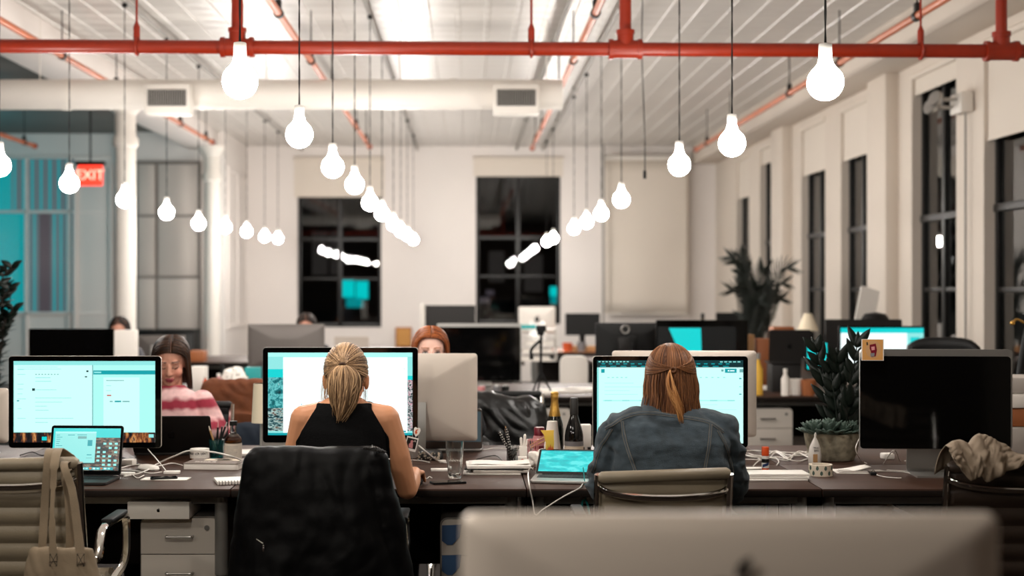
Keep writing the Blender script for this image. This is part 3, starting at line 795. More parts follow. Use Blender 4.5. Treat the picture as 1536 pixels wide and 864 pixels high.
def monitor(name, label, x, y, ztop, w, ph, rz=0, style='display', rects=None, body='alu_back', front='black_gloss', texts=(), bezel=(.024,.024,.024,.024), z0=DESK, thin=.03, has_logo=True, tilt=0, group=None, chin=.065, stand=True, cat='monitor', logo_z=.06, logo_s=.062):
    """front faces -Y; ztop = upper edge above the floor, ph = panel height"""
    t = thing(name, label, cat, (x, y, z0), rz, group)
    zc = ztop - z0 - ph/2
    full = ph + (chin if style == 'imac' else 0); zf = ztop - z0 - full/2
    P = T(0,0,zf) @ RX(tilt)
    b = MB(); r = .014
    if style in ('display', 'imac'):
        b.rrloft([(0,w,full,r),(.010,w,full,r),(.016,w-.01,full-.01,r),(.026,w*.86,full*.86,r),(.038,w*.6,full*.62,r),(.046,w*.32,full*.36,r)], M=P)
    elif style == 'slab': b.rrloft([(0,w,full,r),(.018,w,full,r),(.022,w-.008,full-.008,r)], M=P)
    else:
        b.rrloft([(0,w,full,.006),(.012,w,full,.006),(.02,w-.02,full-.02,.006),(.034,w*.7,full*.66,.01),(.05,w*.5,full*.5,.01)], M=P)
    bo = b.build('back_shell', M[body], t)
    if has_logo and style in ('display','imac'):
        b = MB(); logo(b, logo_s, P @ T(0,.0465 if logo_z < .1 else .041,full*logo_z) @ RZ(PI), t=.001); b.build('logo', M['logo_black'], bo)
    dz = (full-ph)/2
    g_ = (.008, .030) if style == 'slab' else (.002, .002)
    b = MB(); b.rrloft([(-.003,w-g_[0],ph-g_[1],r),(.001,w-g_[0],ph-g_[1],r)], M=P @ T(-.004 if style == 'slab' else 0,0,dz-(g_[1]-.004)/2 if style == 'slab' else dz)); b.build('bezel', M[front], t)
    if rects is not None:
        sw, sh = w-bezel[0]-bezel[2], ph-bezel[1]-bezel[3]
        mb, ms = screen_mesh(sw, sh, rects, texts); mb.v = [tuple((P @ T((bezel[0]-bezel[2])/2,-.0042,dz+(bezel[3]-bezel[1])/2)) @ Vector(p)) for p in mb.v]
        mb.build('screen', ms, t)
    if stand:
        b = MB(); zlow = zf - full/2
        if style in ('display', 'imac', 'slab'):
            b.ribbon(arc_yz([(-.085,.003),(.055,.003),(.083,.008),(.097,.03),(.088,.10),(.055,max(.16, zf-.02))]), .19, .006)
            b.cyl((-.05,.055,zf-.03),(.05,.055,zf-.03),.012,10)
        else:
            b.lathe([(.11,0),(.11,.008),(.03,.016)], (0,.07,0), 24, sx=1.1, sy=.8); b.box((0,.075,zf*.5),(.07,.03,zf),.008); b.box((0,.055,zf),(.11,.03,.11),.006)
        b.build('stand', M['alu' if style != 'plain' else 'black_plastic'], t)
    return t
def arc_yz(pts): return [(p.x, p.y) for p in arc([(a, c, 0) for a, c in pts], 5)]
def mon_px(name, label, px0, px1, py0, py1, Y, **k):
    w = (px1-px0)*Y/F; ph = (py1-py0)*Y/F
    return monitor(name, label, (PX(px0,Y)+PX(px1,Y))/2, Y, PZ(py0,Y), w, ph, **k)
rnd = random.Random(4)
# --- lit screen over the small laptop
r1 = [(0,0,1,1,'scr_mint'),(0,0,.56,.05,'scr_pale'),(.56,0,1,.05,'scr_pale'),(.005,.05,.557,.87,'scr_white'),(.563,.115,1,.165,'scr_teal'),(.563,.165,1,.87,'scr_mint'),(.635,.2,.89,.87,'scr_white'),
      (0,.878,1,1,'pic_city'),(.2,.93,.235,.975,'scr_cyan'),(.955,.9,.99,.94,'scr_pale'),(.556,.05,.562,.87,'scr_grey'),
      (.655,.235,.78,.243,'scr_grey'),(.655,.30,.69,.306,'scr_pale'),(.655,.36,.69,.366,'scr_pale'),(.66,.415,.69,.43,'scr_red'),(.62+.06,.49,.7,.503,'scr_grey'),(.715,.487,.76,.505,'scr_teal'),(.77,.49,.82,.503,'scr_grey'),
      (.515,.115,.53,.135,'scr_deep'),(.505,.185,.52,.2,'scr_deep'),(.132,.335,.152,.365,'scr_deep'),(.025,.48,.04,.495,'scr_teal'),(.57,.13,.62,.148,'scr_pale')]
r1 += [(.155+.022*i,.158,.165+.022*i,.168,'scr_grey') for i in range(8)] + lines(rnd,.155,.48,.2,.29,.045,'scr_pale',.007,.3,.6) + lines(rnd,.155,.48,.35,.8,.05,'scr_pale',.006,.1,1) + lines(rnd,.03,.1,.1,.75,.06,'scr_pale',.006,.2,.9) + lines(rnd,.03,.5,.07,.12,.025,'scr_pale',.005,.3,.9)
mon_px('monitor', 'lit monitor with an office mail page behind the small open laptop', 13, 242, 534, 672, 5.96, rects=r1, bezel=(.022,.021,.025,.024))
# --- big all-in-one in front of the ponytailed woman
r2 = [(0,0,1,1,'scr_pale'),(0,.0,1,.05,'scr_mint'),(0,.2,.105,.33,'scr_cyan'),(0,.30,.105,.68,'pic_mountain'),(0,.67,.105,.95,'pic_shore'),(.105,.055,.965,.97,'scr_bright'),(.0,.972,1,1,'scr_teal'),
      (.88,.945,.955,.965,'scr_teal'),(.966,.28,1,.33,'scr_cyan'),(.966,.33,1,.95,'pic_strip'),(.23,.62,.235,.635,'scr_teal'),(.94,.19,.944,.2,'scr_dark')]
mon_px('desktop_computer', 'large lit all-in-one computer in front of the ponytailed woman', 394, 627, 521, 664, 5.96, style='imac', rects=r2, bezel=(.023,.022,.023,.032), body='alu')
# --- monitor of the woman in denim
r3 = [(0,0,1,1,'scr_teal'),(0,0,1,.085,'scr_deep'),(.0,.085,1,1,'scr_white'),(.0,.055,1,.06,'scr_dark'),(.028,.105,.052,.15,'scr_teal'),(.875,.1,.955,.15,'scr_teal'),(.895,.118,.905,.133,'scr_bright'),(.91,.12,.94,.132,'scr_bright'),(.975,.105,1,.145,'scr_grey'),(.85,.11,.865,.135,'scr_grey'),(0,.085,.012,1,'scr_pale')]
r3 += [(.01+.024*i,.01,.025+.024*i,.022,'scr_pale') for i in range(9)] + [(.84+.03*i,.012,.86+.03*i,.024,'scr_pale') for i in range(5)] + [(.03+.05*i,.036,.055+.05*i,.048,'scr_teal') for i in range(18)] + [(.02+.07*i,.066,.06+.07*i,.077,'scr_teal') for i in range(13)]
r3 += [(.07+.03*i,.2,.085+.03*i,.21,'scr_pale') for i in range(5)] + [(.7+.04*i,.2,.715+.04*i,.21,'scr_pale') for i in range(5)] + lines(rnd,.05,.45,.27,.42,.045,'scr_mint',.006,.4,1) + [(.04,.475,.93,.49,'scr_mint')] + [(.05+.12*i,.476,.1+.12*i,.489,'scr_pale') for i in range(8)] + [(.97,.21,.985,.225,'scr_teal'),(.97,.31,.985,.32,'scr_pale'),(.97,.4,.985,.412,'scr_teal')] + lines(rnd,.6,.95,.53,.9,.06,'scr_mint',.005,.3,1)
mon_px('monitor', 'lit monitor with an online document in front of the denim jacket', 889, 1122, 534, 672, 5.96, rects=r3, bezel=(.018,.018,.021,.02))
# --- switched off display beside the plant
m4 = mon_px('monitor', 'dark switched off monitor in an aluminium frame beside the potted plant', 1292, 1516, 524, 674, 5.75, rz=R(-4), style='slab', body='alu', bezel=(.01,)*4)
# photo print stuck over its corner
t = thing('photo_print', 'orange photo print stuck on the top corner of the dark monitor', 'photo', (PX(1310.5,5.70), 5.715, PZ(525,5.70)), R(-4))
b = MB(); b.box((0,0,0),(.088,.0012,.086)); b.build('paper', M['paper'], t)
b = MB(); w_ = .082
b.quad((-w_/2,-.0012,-w_/2),(w_/2,-.0012,-w_/2),(w_/2,-.0012,w_/2),(-w_/2,-.0012,w_/2),0)
b.prism([(.03*math.cos(a)+.002,.036*math.sin(a)+.002) for a in [2*PI*i/24 for i in range(24)]], -.0014, -.0013, 1)
b.prism([(-.012,.02),(.012,.026),(.017,.0),(.012,-.026),(-.004,-.03),(-.008,-.005),(-.012,.005)], -.0018, -.0015, 2)
b.prism([(-.025,.03),(-.02,.032),(-.018,.02),(-.024,.018)], -.0018, -.0015, 3); b.prism([(-.006,.012),(.008,.014),(.008,.0),(-.004,-.002)], -.0022, -.0019, 4); b.prism([(-.01,-.014),(.008,-.012),(.006,-.026),(-.008,-.028)], -.0022, -.0019, 5)
b.build('picture', [M['cork'], M['wood_light'], M['cap_burgundy'], M['frame_black'], M['bottle_pink'], M['label_grey']], t)
# --- backs of the displays that face the other side
mon_px('monitor', 'silver back of the monitor the red-haired woman looks over', 500, 716, 530, 661, 6.43, rz=PI)
mon_px('monitor', 'pale silver monitor back peeking out behind the lit document screen', 918, 1134, 526, 655, 6.43, rz=PI, has_logo=False)
# --- the blurred silver back close to the lens
mon_px('monitor', 'large blurred silver monitor back at the very front of the picture', 693, 1493, 768, 1268, 1.73, rz=PI, z0=.72, logo_z=.235, logo_s=.085)
desk('office_desk', 'walnut desk under the blurred silver monitor at the very front', -.35, 1.5, 1.15, 1.95, 'walnut bench desks', z=.72)

# ------------------------------------------------------------------ laptops
def laptop(label, x, y, rz, w=.304, d=.212, ang=105, body='alu', rects=None, z=DESK, logo_m='logo_black', group=None, keys=True, lidback=None, texts=()):
    """user sits on the -Y side"""
    t = thing('laptop', label, 'laptop', (x, y, z), rz, group)
    b = MB(); poly = rr(w, d, .012)
    v, f = _rings([[(px_, py_, zz) for px_, py_ in rr(w-q, d-q, .012)] for zz, q in ((0,.012),(.003,.002),(.011,0),(.013,.002))]); b.add(v, f); bo = b.build('base', M[body], t)
    b = MB(); b.box((0,.035,.0132),(w*.88,d*.46,.0008)); kr_ = 0
    if keys:
        for r_ in range(5):
            for c_ in range(13): b.box((-w*.41+w*.82*(c_+.5)/13, .035-d*.2+d*.4*(r_+.5)/5, .0142), (w*.055, d*.066, .0016))
    b.build('keyboard', M['black_plastic'], bo)
    b = MB(); b.box((0,-d*.28,.0132),(w*.38,d*.34,.0006)); b.build('trackpad', M['dark_grey'] if body == 'space_grey' else M['alu'], bo)
    L = T(0, d/2-.004, .013) @ RX(-R(ang)) if 0 else T(0, d/2-.006, .0125) @ RX(R(90-ang) if 0 else -R(ang-90))
    # lid drawn upright in XZ, screen towards -Y
    b = MB(); b.rrloft([(-.001,w,d-.006,.011),(.0045,w,d-.006,.011)], M=L @ T(0,0,d/2)); lid = b.build('lid', M[lidback or body], t)
    b = MB(); b.rrloft([(-.0016,w-.003,d-.009,.010),(-.001,w-.003,d-.009,.010)], M=L @ T(0,0,d/2)); b.build('bezel', M['black_gloss'], lid)
    if rects:
        mb, ms = screen_mesh(w-.02, d-.035, rects, texts); mb.v = [tuple((L @ T(0,-.002,d/2+.003)) @ Vector(p)) for p in mb.v]; mb.build('screen', ms, lid)
    b = MB(); logo(b, .036, L @ T(0,.0047,d/2) @ RZ(PI)); b.build('logo', M[logo_m], lid)
    b = MB(); b.cyl((-w*.4,d/2-.005,.011),(w*.4,d/2-.005,.011),.0045,10); b.build('hinge', M['black_plastic'], t)
    return t
r4 = [(0,0,1,1,'scr_cyan'),(.62,.22,1,1,'pic_rocks'),(0,.82,1,1,'pic_rocks'),(.33,.92,.92,.985,'scr_teal'),(0,.82,.62,.845,'scr_deep'),(.03,.08,.64,.82,'scr_pale'),(.03,.08,.64,.115,'scr_mint')]
r4 += lines(rnd,.05,.16,.16,.6,.05,'scr_teal',.012,.4,.9) + [(.22,.155,.32,.17,'scr_teal'),(.36,.15,.5,.165,'scr_teal'),(.37,.19,.5,.25,'scr_grey'),(.52,.28,.59,.42,'scr_teal'),(.52,.62,.59,.64,'scr_teal'),(.51,.7,.6,.71,'scr_grey')]
for i in range(6):
    for j in range(4):
        if (i*4+j) % 5 != 0: r4.append((.67+.085*j,.34+.1*i,.715+.085*j,.39+.1*i,'scr_pale'))
r4 += [(.35+.055*i,.935,.39+.055*i,.975,('scr_pale','scr_orange','scr_white')[i % 3]) for i in range(10)]
xl, yl = DK(140, 712)
laptop('small open laptop with a lit screen in front of the monitor with the mail page', PX(126,5.66), 5.55, R(-3), w=.292, d=.203, ang=103, rects=r4, body='space_grey')
xw, yw = PX(266,6.42), 6.47
laptop('dark grey laptop seen from behind, hiding the chest of the woman in pink', PX(262,6.5), 6.56, PI+R(4), w=.358, d=.240, ang=131, body='space_grey', rects=[(0,0,1,1,'scr_pale')])
# ================================================================== THINGS ON THE FRONT BENCH
def single(mb, name, mats, label, cat, group=None, **k): return tag(mb.build(name, mats, **k), label, cat, group)
def at(px, py, z=DESK):
    x, y = DK(px, py, z); return x, y
# --- whisky bottle
def bottle(name, label, x, y, prof, m, parts, z=DESK, n=28):
    t = thing(name, label, 'bottle', (x, y, z))
    b = MB(); b.lathe(prof, n=n); b.build('glass_body', m, t)
    for nm, pr, mm in parts:
        b = MB(); b.lathe(pr, n=n); b.build(nm, mm, t)
    return t
x, y = at(350, 695); s = F/y
defm('label_amber', (200,190,176), .7)
bw = .0365
t = bottle('whisky_bottle', 'small round whisky bottle with amber liquor and a grey paper label', x, y,
    [(.001,.002),(bw-.004,0),(bw,.004),(bw,.100),(bw-.004,.112),(bw-.014,.124),(.0145,.130),(.0135,.136),(.0135,.165),(.0155,.166),(.0155,.170)], M['clear_glass'],
    [('liquor', [(.001,.004),(bw-.004,.004),(bw-.003,.008),(bw-.003,.100),(bw-.006,.110),(bw-.012,.117),(.001,.118)], M['whisky']),
     ('label', [(bw+.0004,.010),(bw+.0008,.010),(bw+.0008,.088),(bw+.0004,.088)], M['label_amber']),
     ('cap', [(.001,.164),(.0165,.164),(.0165,.183),(.001,.184)], M['black_plastic'])])
b = MB()
rl = random.Random(2)
for i in range(9):
    a0 = -PI/2 - .7; a1 = a0 + rl.uniform(.9,1.4)
    b.tube([((bw+.001)*math.cos(a),(bw+.001)*math.sin(a),.076-.006*i) for a in [a0+(a1-a0)*k/8 for k in range(9)]], .0007, 4)
b.build('label_print', M['label_grey'], t)
# --- jar with lettering
x, y = at(299.5, 692)
t = thing('candle_jar', 'small amber candle jar with a white wrap of black capital letters', 'jar', (x, y, DESK))
r = .043*.95
b = MB(); b.lathe([(.001,0),(r-.002,0),(r,.003),(r,.053),(r-.003,.055),(r-.003,.05),(.001,.05)]); b.build('glass', M['whisky'], t)
b = MB(); b.lathe([(r+.0006,.016),(r+.001,.016),(r+.001,.056),(r+.0006,.056)]); b.build('wrap', M['paper'], t)
b = MB(); s_ = 'MAZE LOR DON T'
for i, ch in enumerate(s_):
    if ch == ' ': continue
    a = (i-(len(s_)-1)/2)*.155
    text_mesh(b, ch, .0145, RZ(a) @ T(0,-r-.0012,.037) @ FACE, depth=.0003)
b.build('lettering', M['logo_black'], t)
# --- teal tumbler of pens
x, y = at(325, 688)
t = thing('pen_glass', 'teal glass tumbler standing between the candle jar and whisky bottle', 'glass', (x, y, DESK))
b = MB(); b.lathe([(.001,.003),(.026,0),(.029,.004),(.034,.085),(.0318,.085),(.027,.008),(.001,.008)]); b.build('glass', M['teal_glass'], t)
def stick(name, label, cat, a, c, r, m, tip=None, group=None, tipr=.4):
    t = thing(name, label, cat, a, 0, group); a, c = Vector(a), Vector(c); d = c-a
    b = MB(); b.cyl((0,0,0), d*.86 if tip else d, r, 10); b.build('barrel', m, t)
    if tip: b = MB(); b.cyl(d*.86, d, r, 10, r2=r*tipr); b.build('tip', tip, t)
    return t
stick('pencil','pale wooden pencil leaning in the teal glass','pencil',(x+.008,y,DESK+.012),(x-.034,y-.005,DESK+.145),.0042,M['wood_light'],M['label_cream'],'pens in the teal glass')
stick('brush','pink tipped brush standing in the teal glass','brush',(x-.004,y+.008,DESK+.012),(x+.004,y+.016,DESK+.158),.0045,M['black_plastic'],M['bottle_pink'],'pens in the teal glass')
stick('pen','black pen with a silver end leaning in the teal glass','pen',(x-.006,y-.008,DESK+.012),(x+.045,y+.004,DESK+.162),.0045,M['black_plastic'],M['alu'],'pens in the teal glass')
stick('pen','thin black pen upright in the teal glass','pen',(x+.006,y+.002,DESK+.012),(x+.022,y+.012,DESK+.14),.0042,M['black_plastic'],None,'pens in the teal glass')
# --- book, note pads, cards, phone
def slab(name, label, cat, cx, cy, w, d, h, rz, m, z=DESK, bev=.0015):
    b = MB(); b.box((0,0,h/2),(w,d,h),bev); o = b.build(name, m, None, (cx,cy,z)); o.rotation_euler = (0,0,rz); return tag(o, label, cat)
x, y = at(323, 700)
t = thing('book', 'thick grey art book with a photograph on its cover', 'book', (x+.01, y-.03, DESK), R(-6))
b = MB(); b.box((0,0,.0135),(.232,.165,.024),.001); b.build('pages', M['paper'], t)
defm('book_cover', (112,100,92), .55)
b = MB(); b.box((0,0,.0265),(.236,.17,.002),.0008); b.box((0,0,.001),(.236,.17,.002),.0008); b.box((-.1175,0,.0138),(.002,.17,.0255)); co_ = b.build('cover', M['book_cover'], t)
b = MB(); b.quad((-.06,.015,.0277),(.095,.015,.0277),(.095,.075,.0277),(-.06,.075,.0277)); b.lathe([(.001,.028),(.03,.028)],(.02,.043,0),20,1,sx=1.3,sy=.7); b.lathe([(.001,.0283),(.012,.0283)],(.02,.043,0),12,2); b.build('cover_photo', [M['label_cream'],M['label_grey'],M['dark_grey']], co_)
b = MB(); text_mesh(b, 'Sketch it', .026, T(-.085,-.03,.0277), depth=.0003, align='LEFT'); b.build('title', M['paper'], co_)
x, y = at(250, 719)
slab('note_card', 'white note card with the small phone lying on it', 'paper', x-.003, y, .185, .078, .004, R(-3), M['paper'])
t = thing('phone', 'small silver phone lying on the white note card', 'phone', (x-.01, y-.005, DESK+.0042), R(14))
b = MB(); b.prismz(rr(.105,.05,.008), 0, .006); b.build('case', M['black_plastic'], t); b = MB(); b.prismz(rr(.098,.044,.006), .006, .0066); b.build('screen', M['mirror_chip'], t)
x, y = at(352, 722)
t = thing('spiral_notebook', 'open white spiral notebook at the desk edge beside the black jacket', 'notebook', (x+.03, y-.02, DESK), R(16))
b = MB(); b.box((0,0,.007),(.20,.14,.012),.001); b.build('pages', M['paper'], t)
b = MB()
for i in range(17):
    xx = -.094+.0117*i; b.tube([(xx,-.070+.0085*math.cos(a),.007+.009*math.sin(a)) for a in [2*PI*k/10 for k in range(10)]], .0013, 5, closed=True)
b.build('spiral', M['dark_grey'], t)
x, y = at(371, 682); slab('paper_sheet', 'white paper sheets beside the whisky bottle', 'paper', x+.02, y+.03, .14, .18, .012, R(5), M['paper'])
# --- mouse, chargers, cables on that desk
def mouse(label, x, y, rz):
    t = thing('computer_mouse', label, 'mouse', (x, y, DESK), rz)
    b = MB(); b.loft([(0,0,0,.026,.054),(0,0,.006,.0285,.057),(0,0,.014,.026,.052),(0,.002,.020,.018,.038),(0,.004,.0225,.006,.014)], 24); b.build('shell', M['paper'], t)
    b = MB(); b.box((0,0,.001),(.05,.1,.002)); b.build('foot', M['dark_grey'], t)
    return t
x, y = at(222, 705); mouse('white computer mouse between the cables behind the note card', x, y+.01, R(55))
x, y = at(258, 711); slab('charger', 'white charger brick touching the grey art book', 'charger', x, y, .066, .035, .013, R(2), M['paper'], bev=.004)
x, y = at(187, 700); slab('charger', 'white power adapter behind the small open laptop', 'charger', x+.005, y+.05, .055, .055, .026, R(-8), M['paper'], bev=.006)
x, y = at(186, 713); slab('charger', 'small white cable plug lying beside the small open laptop', 'charger', x+.012, y, .065, .03, .012, R(4), M['paper'], bev=.004)
def cable(label, pts, r=.0026, m='cable_white', name='cable', n=10): return single(MB().tube(arc(pts, n), r, 7), name, M[m], label, 'cable')
def dz(px, py, dz_=.003): x, y = DK(px, py); return (x, y, DESK+dz_)
cable('white cable arching from the laptop over the candle jar to the whisky bottle', [dz(186,716),dz(215,709),(*dz(238,702)[:2],DESK+.02),(PX(262,5.9),5.9,PZ(684,5.9)),(PX(285,5.85),5.85,PZ(676,5.85)),(PX(318,5.8),5.8,PZ(678,5.8)),(PX(345,5.76),5.76,PZ(684,5.76)),dz(361,701,.032)], .0035)
cable('white cable looping flat behind the white mouse', [dz(180,703),dz(205,698),dz(236,700),dz(258,696),dz(277,700)], .0026)
cable('thin white cable running straight down to the charger brick', [(PX(222,5.95),5.95,PZ(674,5.95)),(PX(236,5.85),5.85,PZ(690,5.85)),(PX(249,5.75),5.75,PZ(706,5.75))], .0022)
cable('white cable lying along the desk beside the note card', [dz(182,706),dz(200,707),dz(226,711),dz(243,709)], .0024)
cable('white charging cable with a small plug by the small laptop', [dz(186,715),dz(196,712),dz(206,718),dz(216,714)], .0022)
cable('black cable looping below the lit mail monitor', [(PX(110,6.0),6.0,DESK+.04),dz(150,690,.004),dz(180,687,.004),dz(196,692,.004),dz(210,698,.004)], .0028, 'cable_black')
cable('black cable curling behind the small open laptop', [dz(30,684),dz(48,682,.012),dz(62,684),dz(75,682)], .0026, 'cable_black')

# --- middle desk
x, y = at(682, 717)
t = thing('drinking_glass', 'empty ribbed pint glass on the desk beside the black phone', 'glass', (x, y, DESK))
b = MB(); n = 40
def tum(u, v):
    a = 2*PI*u
    zz = [0,.004,.02,.05,.09,.118,.134,.147,.147,.134,.1,.05,.022,.020][round(v*13)]; ro = [.024,.0265,.0275,.0295,.033,.035,.0362,.037,.0360,.0352,.0330,.0285,.0255,.001][round(v*13)]
    k = .0005*math.cos(a*20) if .02 < zz < .12 and v < .5 else 0
    return ((ro+k)*math.cos(a), (ro+k)*math.sin(a), zz)
b.grid(tum, 80, 14, wrap=True); b.f.append(tuple(range(79,-1,-1))); b.m.append(0); b.build('glass', M['clear_glass'], t)
x, y = at(672, 725)
t = thing('phone', 'black smartphone lying face up near the desk edge by the pint glass', 'phone', (x, y, DESK), R(17))
b = MB(); b.prismz(rr(.135,.066,.010), 0, .008); b.build('case', M['black_plastic'], t); b = MB(); b.prismz(rr(.130,.061,.008), .008, .0085); b.build('screen', M['black_gloss'], t)
x, y = at(660, 706); slab('paper_strip', 'white card tucked behind the pint glass', 'paper', x, y, .075, .045, .008, R(2), M['paper'])
x, y = at(745, 708)
for i, (w, d, h, rz, m, dx, dy, lb) in enumerate(((.235,.15,.006,-2,'paper_grey',-.02,-.035,'lowest grey paper of the stack beside the pint glass'),(.225,.15,.010,3,'paper_grey',.012,-.012,'thick grey folder in the paper stack beside the pint glass'),(.24,.16,.005,-4,'frame_black',-.008,.004,'black folder in the paper stack beside the pint glass'),(.26,.17,.012,2,'paper',.006,.012,'white papers on top of the stack beside the pint glass'))):
    z = DESK + [0,.0065,.017,.0225][i]
    slab('paper_stack', lb, 'paper', x+dx, y+dy, w, d, h, R(rz), M[m], z); 
b = MB(); b.grid(lambda u,v: (x-.115+.25*u, y-.045+.14*v, DESK+.0355+.004*u*u+.003*math.sin(7*u)), 14, 6); single(b, 'paper_sheet', M['paper'], 'slightly curled white sheet lying uppermost on the paper stack', 'paper', solid=.0006)
# pencil pot with polka sticks
x, y = at(768, 694)
t = thing('pencil_pot', 'clear pencil pot holding black and white dotted straws', 'pot', (x, y, DESK))
b = MB(); b.lathe([(.001,.002),(.022,0),(.023,.003),(.0235,.075),(.0218,.075),(.021,.006),(.001,.006)]); b.build('glass', M['clear_glass'], t)
def dotted(label, a, c):
    t = thing('paper_straw', label, 'straw', a, 0, 'dotted paper straws'); d = Vector(c)-Vector(a); n = 13
    b = MB(); b.cyl((0,0,0), d, .0045, 10); b.build('tube', M['frame_black'], t)
    b = MB(); u = d.orthogonal().normalized(); w = d.normalized().cross(u)
    for i in range(n):
        for k in range(3):
            a_ = 2*PI*k/3 + i*1.05; e = u*math.cos(a_)+w*math.sin(a_); p = d*((i+.5)/n)+e*.0038; b.ell(p, .0026, nu=6, nv=4)
    b.build('dots', M['paper'], t)
dotted('dotted straw leaning far over the white papers', (x+.006,y,DESK+.01), (x-.055,y,DESK+.135))
dotted('dotted straw standing almost upright in the clear pot', (x+.004,y+.006,DESK+.01), (x-.026,y,DESK+.15))
dotted('short dotted straw pointing to the white tube', (x-.004,y-.008,DESK+.01), (x+.03,y-.01,DESK+.072))
stick('pencil','wood coloured pencil tip among the dotted straws','pencil',(x-.008,y+.01,DESK+.01),(x-.028,y+.012,DESK+.157),.0038,M['black_plastic'],M['wood_light'])
x, y = at(786, 696)
t = thing('small_carton', 'tiny white carton with an orange dot beside the pencil pot', 'box', (x-.008, y-.02, DESK)); b = MB(); b.box((0,0,.017),(.038,.03,.034),.001); b.build('carton', M['paper'], t); b = MB(); b.cyl((0,-.0151,.017),(0,-.0156,.017),.009,16); b.build('dot', M['red_orange'], t)
t = thing('marker_pot', 'white square pot of pale markers behind the orange dotted carton', 'pot', (x-.002, y+.03, DESK)); b = MB(); b.box((0,0,.037),(.034,.034,.074),.003); b.build('pot', M['paper'], t)
for i, (dx, h) in enumerate(((-.008,.112),(.004,.126),(.011,.104))): stick('marker',('short pale marker at the rim of the white square pot','tall pale marker in the white square pot','low pale marker in the white square pot')[i],'marker',(x-.002+dx,y+.03,DESK+.075),(x+.000+dx*1.5,y+.03+.004*i,DESK+h),.006,M['paper'],M['paper'])
# pink bottle with burgundy cap and a wire holder of chopsticks
x, y = at(809, 684)
t = thing('spray_bottle', 'pink bottle with a shiny burgundy cap beside the champagne', 'bottle', (x, y, DESK))
b = MB(); b.lathe([(.001,.0),(.026,0),(.028,.004),(.028,.085),(.026,.092),(.001,.093)]); b.build('body', M['bottle_pink'], t)
b = MB(); b.lathe([(.001,.0925),(.0235,.0925),(.0235,.128),(.022,.130),(.001,.130)]); b.build('cap', M['cap_burgundy'], t)
b = MB(); b.lathe([(.0284,.034),(.0288,.034),(.0288,.048),(.0284,.048)]); b.build('band', M['cap_burgundy'], t)
x, y = at(800, 694)
t = thing('wire_cup', 'pale pink wire cup standing in front of the pink bottle', 'cup', (x-.002, y-.005, DESK))
b = MB()
for i in range(14):
    a = 2*PI*i/14; b.tube([(.021*math.cos(a),.021*math.sin(a),.002),(.025*math.cos(a),.025*math.sin(a),.10)], .0013, 5)
for zz, r in ((.002,.021),(.05,.023),(.1,.025)): b.tube([(r*math.cos(a),r*math.sin(a),zz) for a in [2*PI*k/24 for k in range(24)]], .0018, 5, closed=True)
b.lathe([(.001,.0015),(.021,.0015)]); b.build('wire', M['bottle_pink'], t)
for i in range(2):
    stick('chopstick',('upper pale wooden chopstick leaning on the yellow packet','lower pale wooden chopstick leaning on the yellow packet')[i],'chopstick',(x-.016,y-.005,DESK+.075-.012*i),(x+.085,y-.03,DESK+.135-.02*i),.003,M['wood_light'],None,'chopsticks by the champagne')
stick('pen','grey pen leaning out of the pink wire cup','pen',(x+.004,y,DESK+.012),(x-.03,y-.01,DESK+.11),.0038,M['alu'],M['dark_grey'])
# champagne with paper sleeve
x, y = at(832, 688); h = PZ(588,y)-DESK
t = thing('champagne_bottle', 'dark champagne bottle with crinkled gold foil on its neck', 'bottle', (x, y, DESK))
k = h/.30
b = MB(); b.lathe([(.001,.004),(.036*k,0),(.040*k,.005),(.040*k,.13*k),(.036*k,.16*k),(.026*k,.195*k),(.019*k,.225*k),(.015*k,.26*k),(.015*k,.285*k),(.001,.286*k)]); b.build('glass_body', M['bottle_green'], t)
b = MB(); b.lathe([(.0272*k,.192*k),(.0275*k,.193*k),(.0200*k,.225*k),(.0163*k,.255*k),(.0165*k,.272*k),(.0185*k,.276*k),(.018*k,.283*k),(.0165*k,.288*k),(.0185*k,.296*k),(.014*k,.302*k),(.001,.303*k)]); b.build('gold_foil', M['foil_gold'], t)
xs, ys = x-.014, y-.058
t = thing('paper_cone', 'white paper cone standing in front of the champagne bottle', 'paper', (xs, ys, DESK)); b = MB(); b.lathe([(.0425,.0),(.043,.0),(.022,.172),(.0215,.172)], n=28); b.build('cone', M['paper'], t)
t = thing('snack_packet', 'yellow snack packet with orange flames in front of the paper cone', 'packet', (PX(824,5.88), 5.86, DESK+.076), R(8))
b = MB(); b.add(*_rings([[(-w+o,-d,z),(w+o,-d,z),(w+o,d,z),(-w+o,d,z)] for w,d,z,o in ((.018,.001,0,0),(.016,.007,.012,0),(.016,.009,.045,.001),(.02,.007,.078,-.004),(.028,.0012,.096,-.010))])); b.build('wrapper', M['yellow'], t)
b = MB()
for dx, s in ((-.008,.8),(.0,1.1),(.008,.9)): b.prism([(dx-.005,.006),(dx+.005,.006),(dx+.006,.018*s),(dx+.001,.036*s),(dx-.001,.022*s),(dx-.005,.028*s)], -.0104, -.0098)
b.build('flames', M['red_orange'], t)
b = MB(); b.box((0,0,.0375),(.05,.03,.075),.002); single(b, 'small_carton', M['paper'], 'small pale carton under the yellow snack packet', 'box', loc=(PX(824,5.88),5.865,DESK))
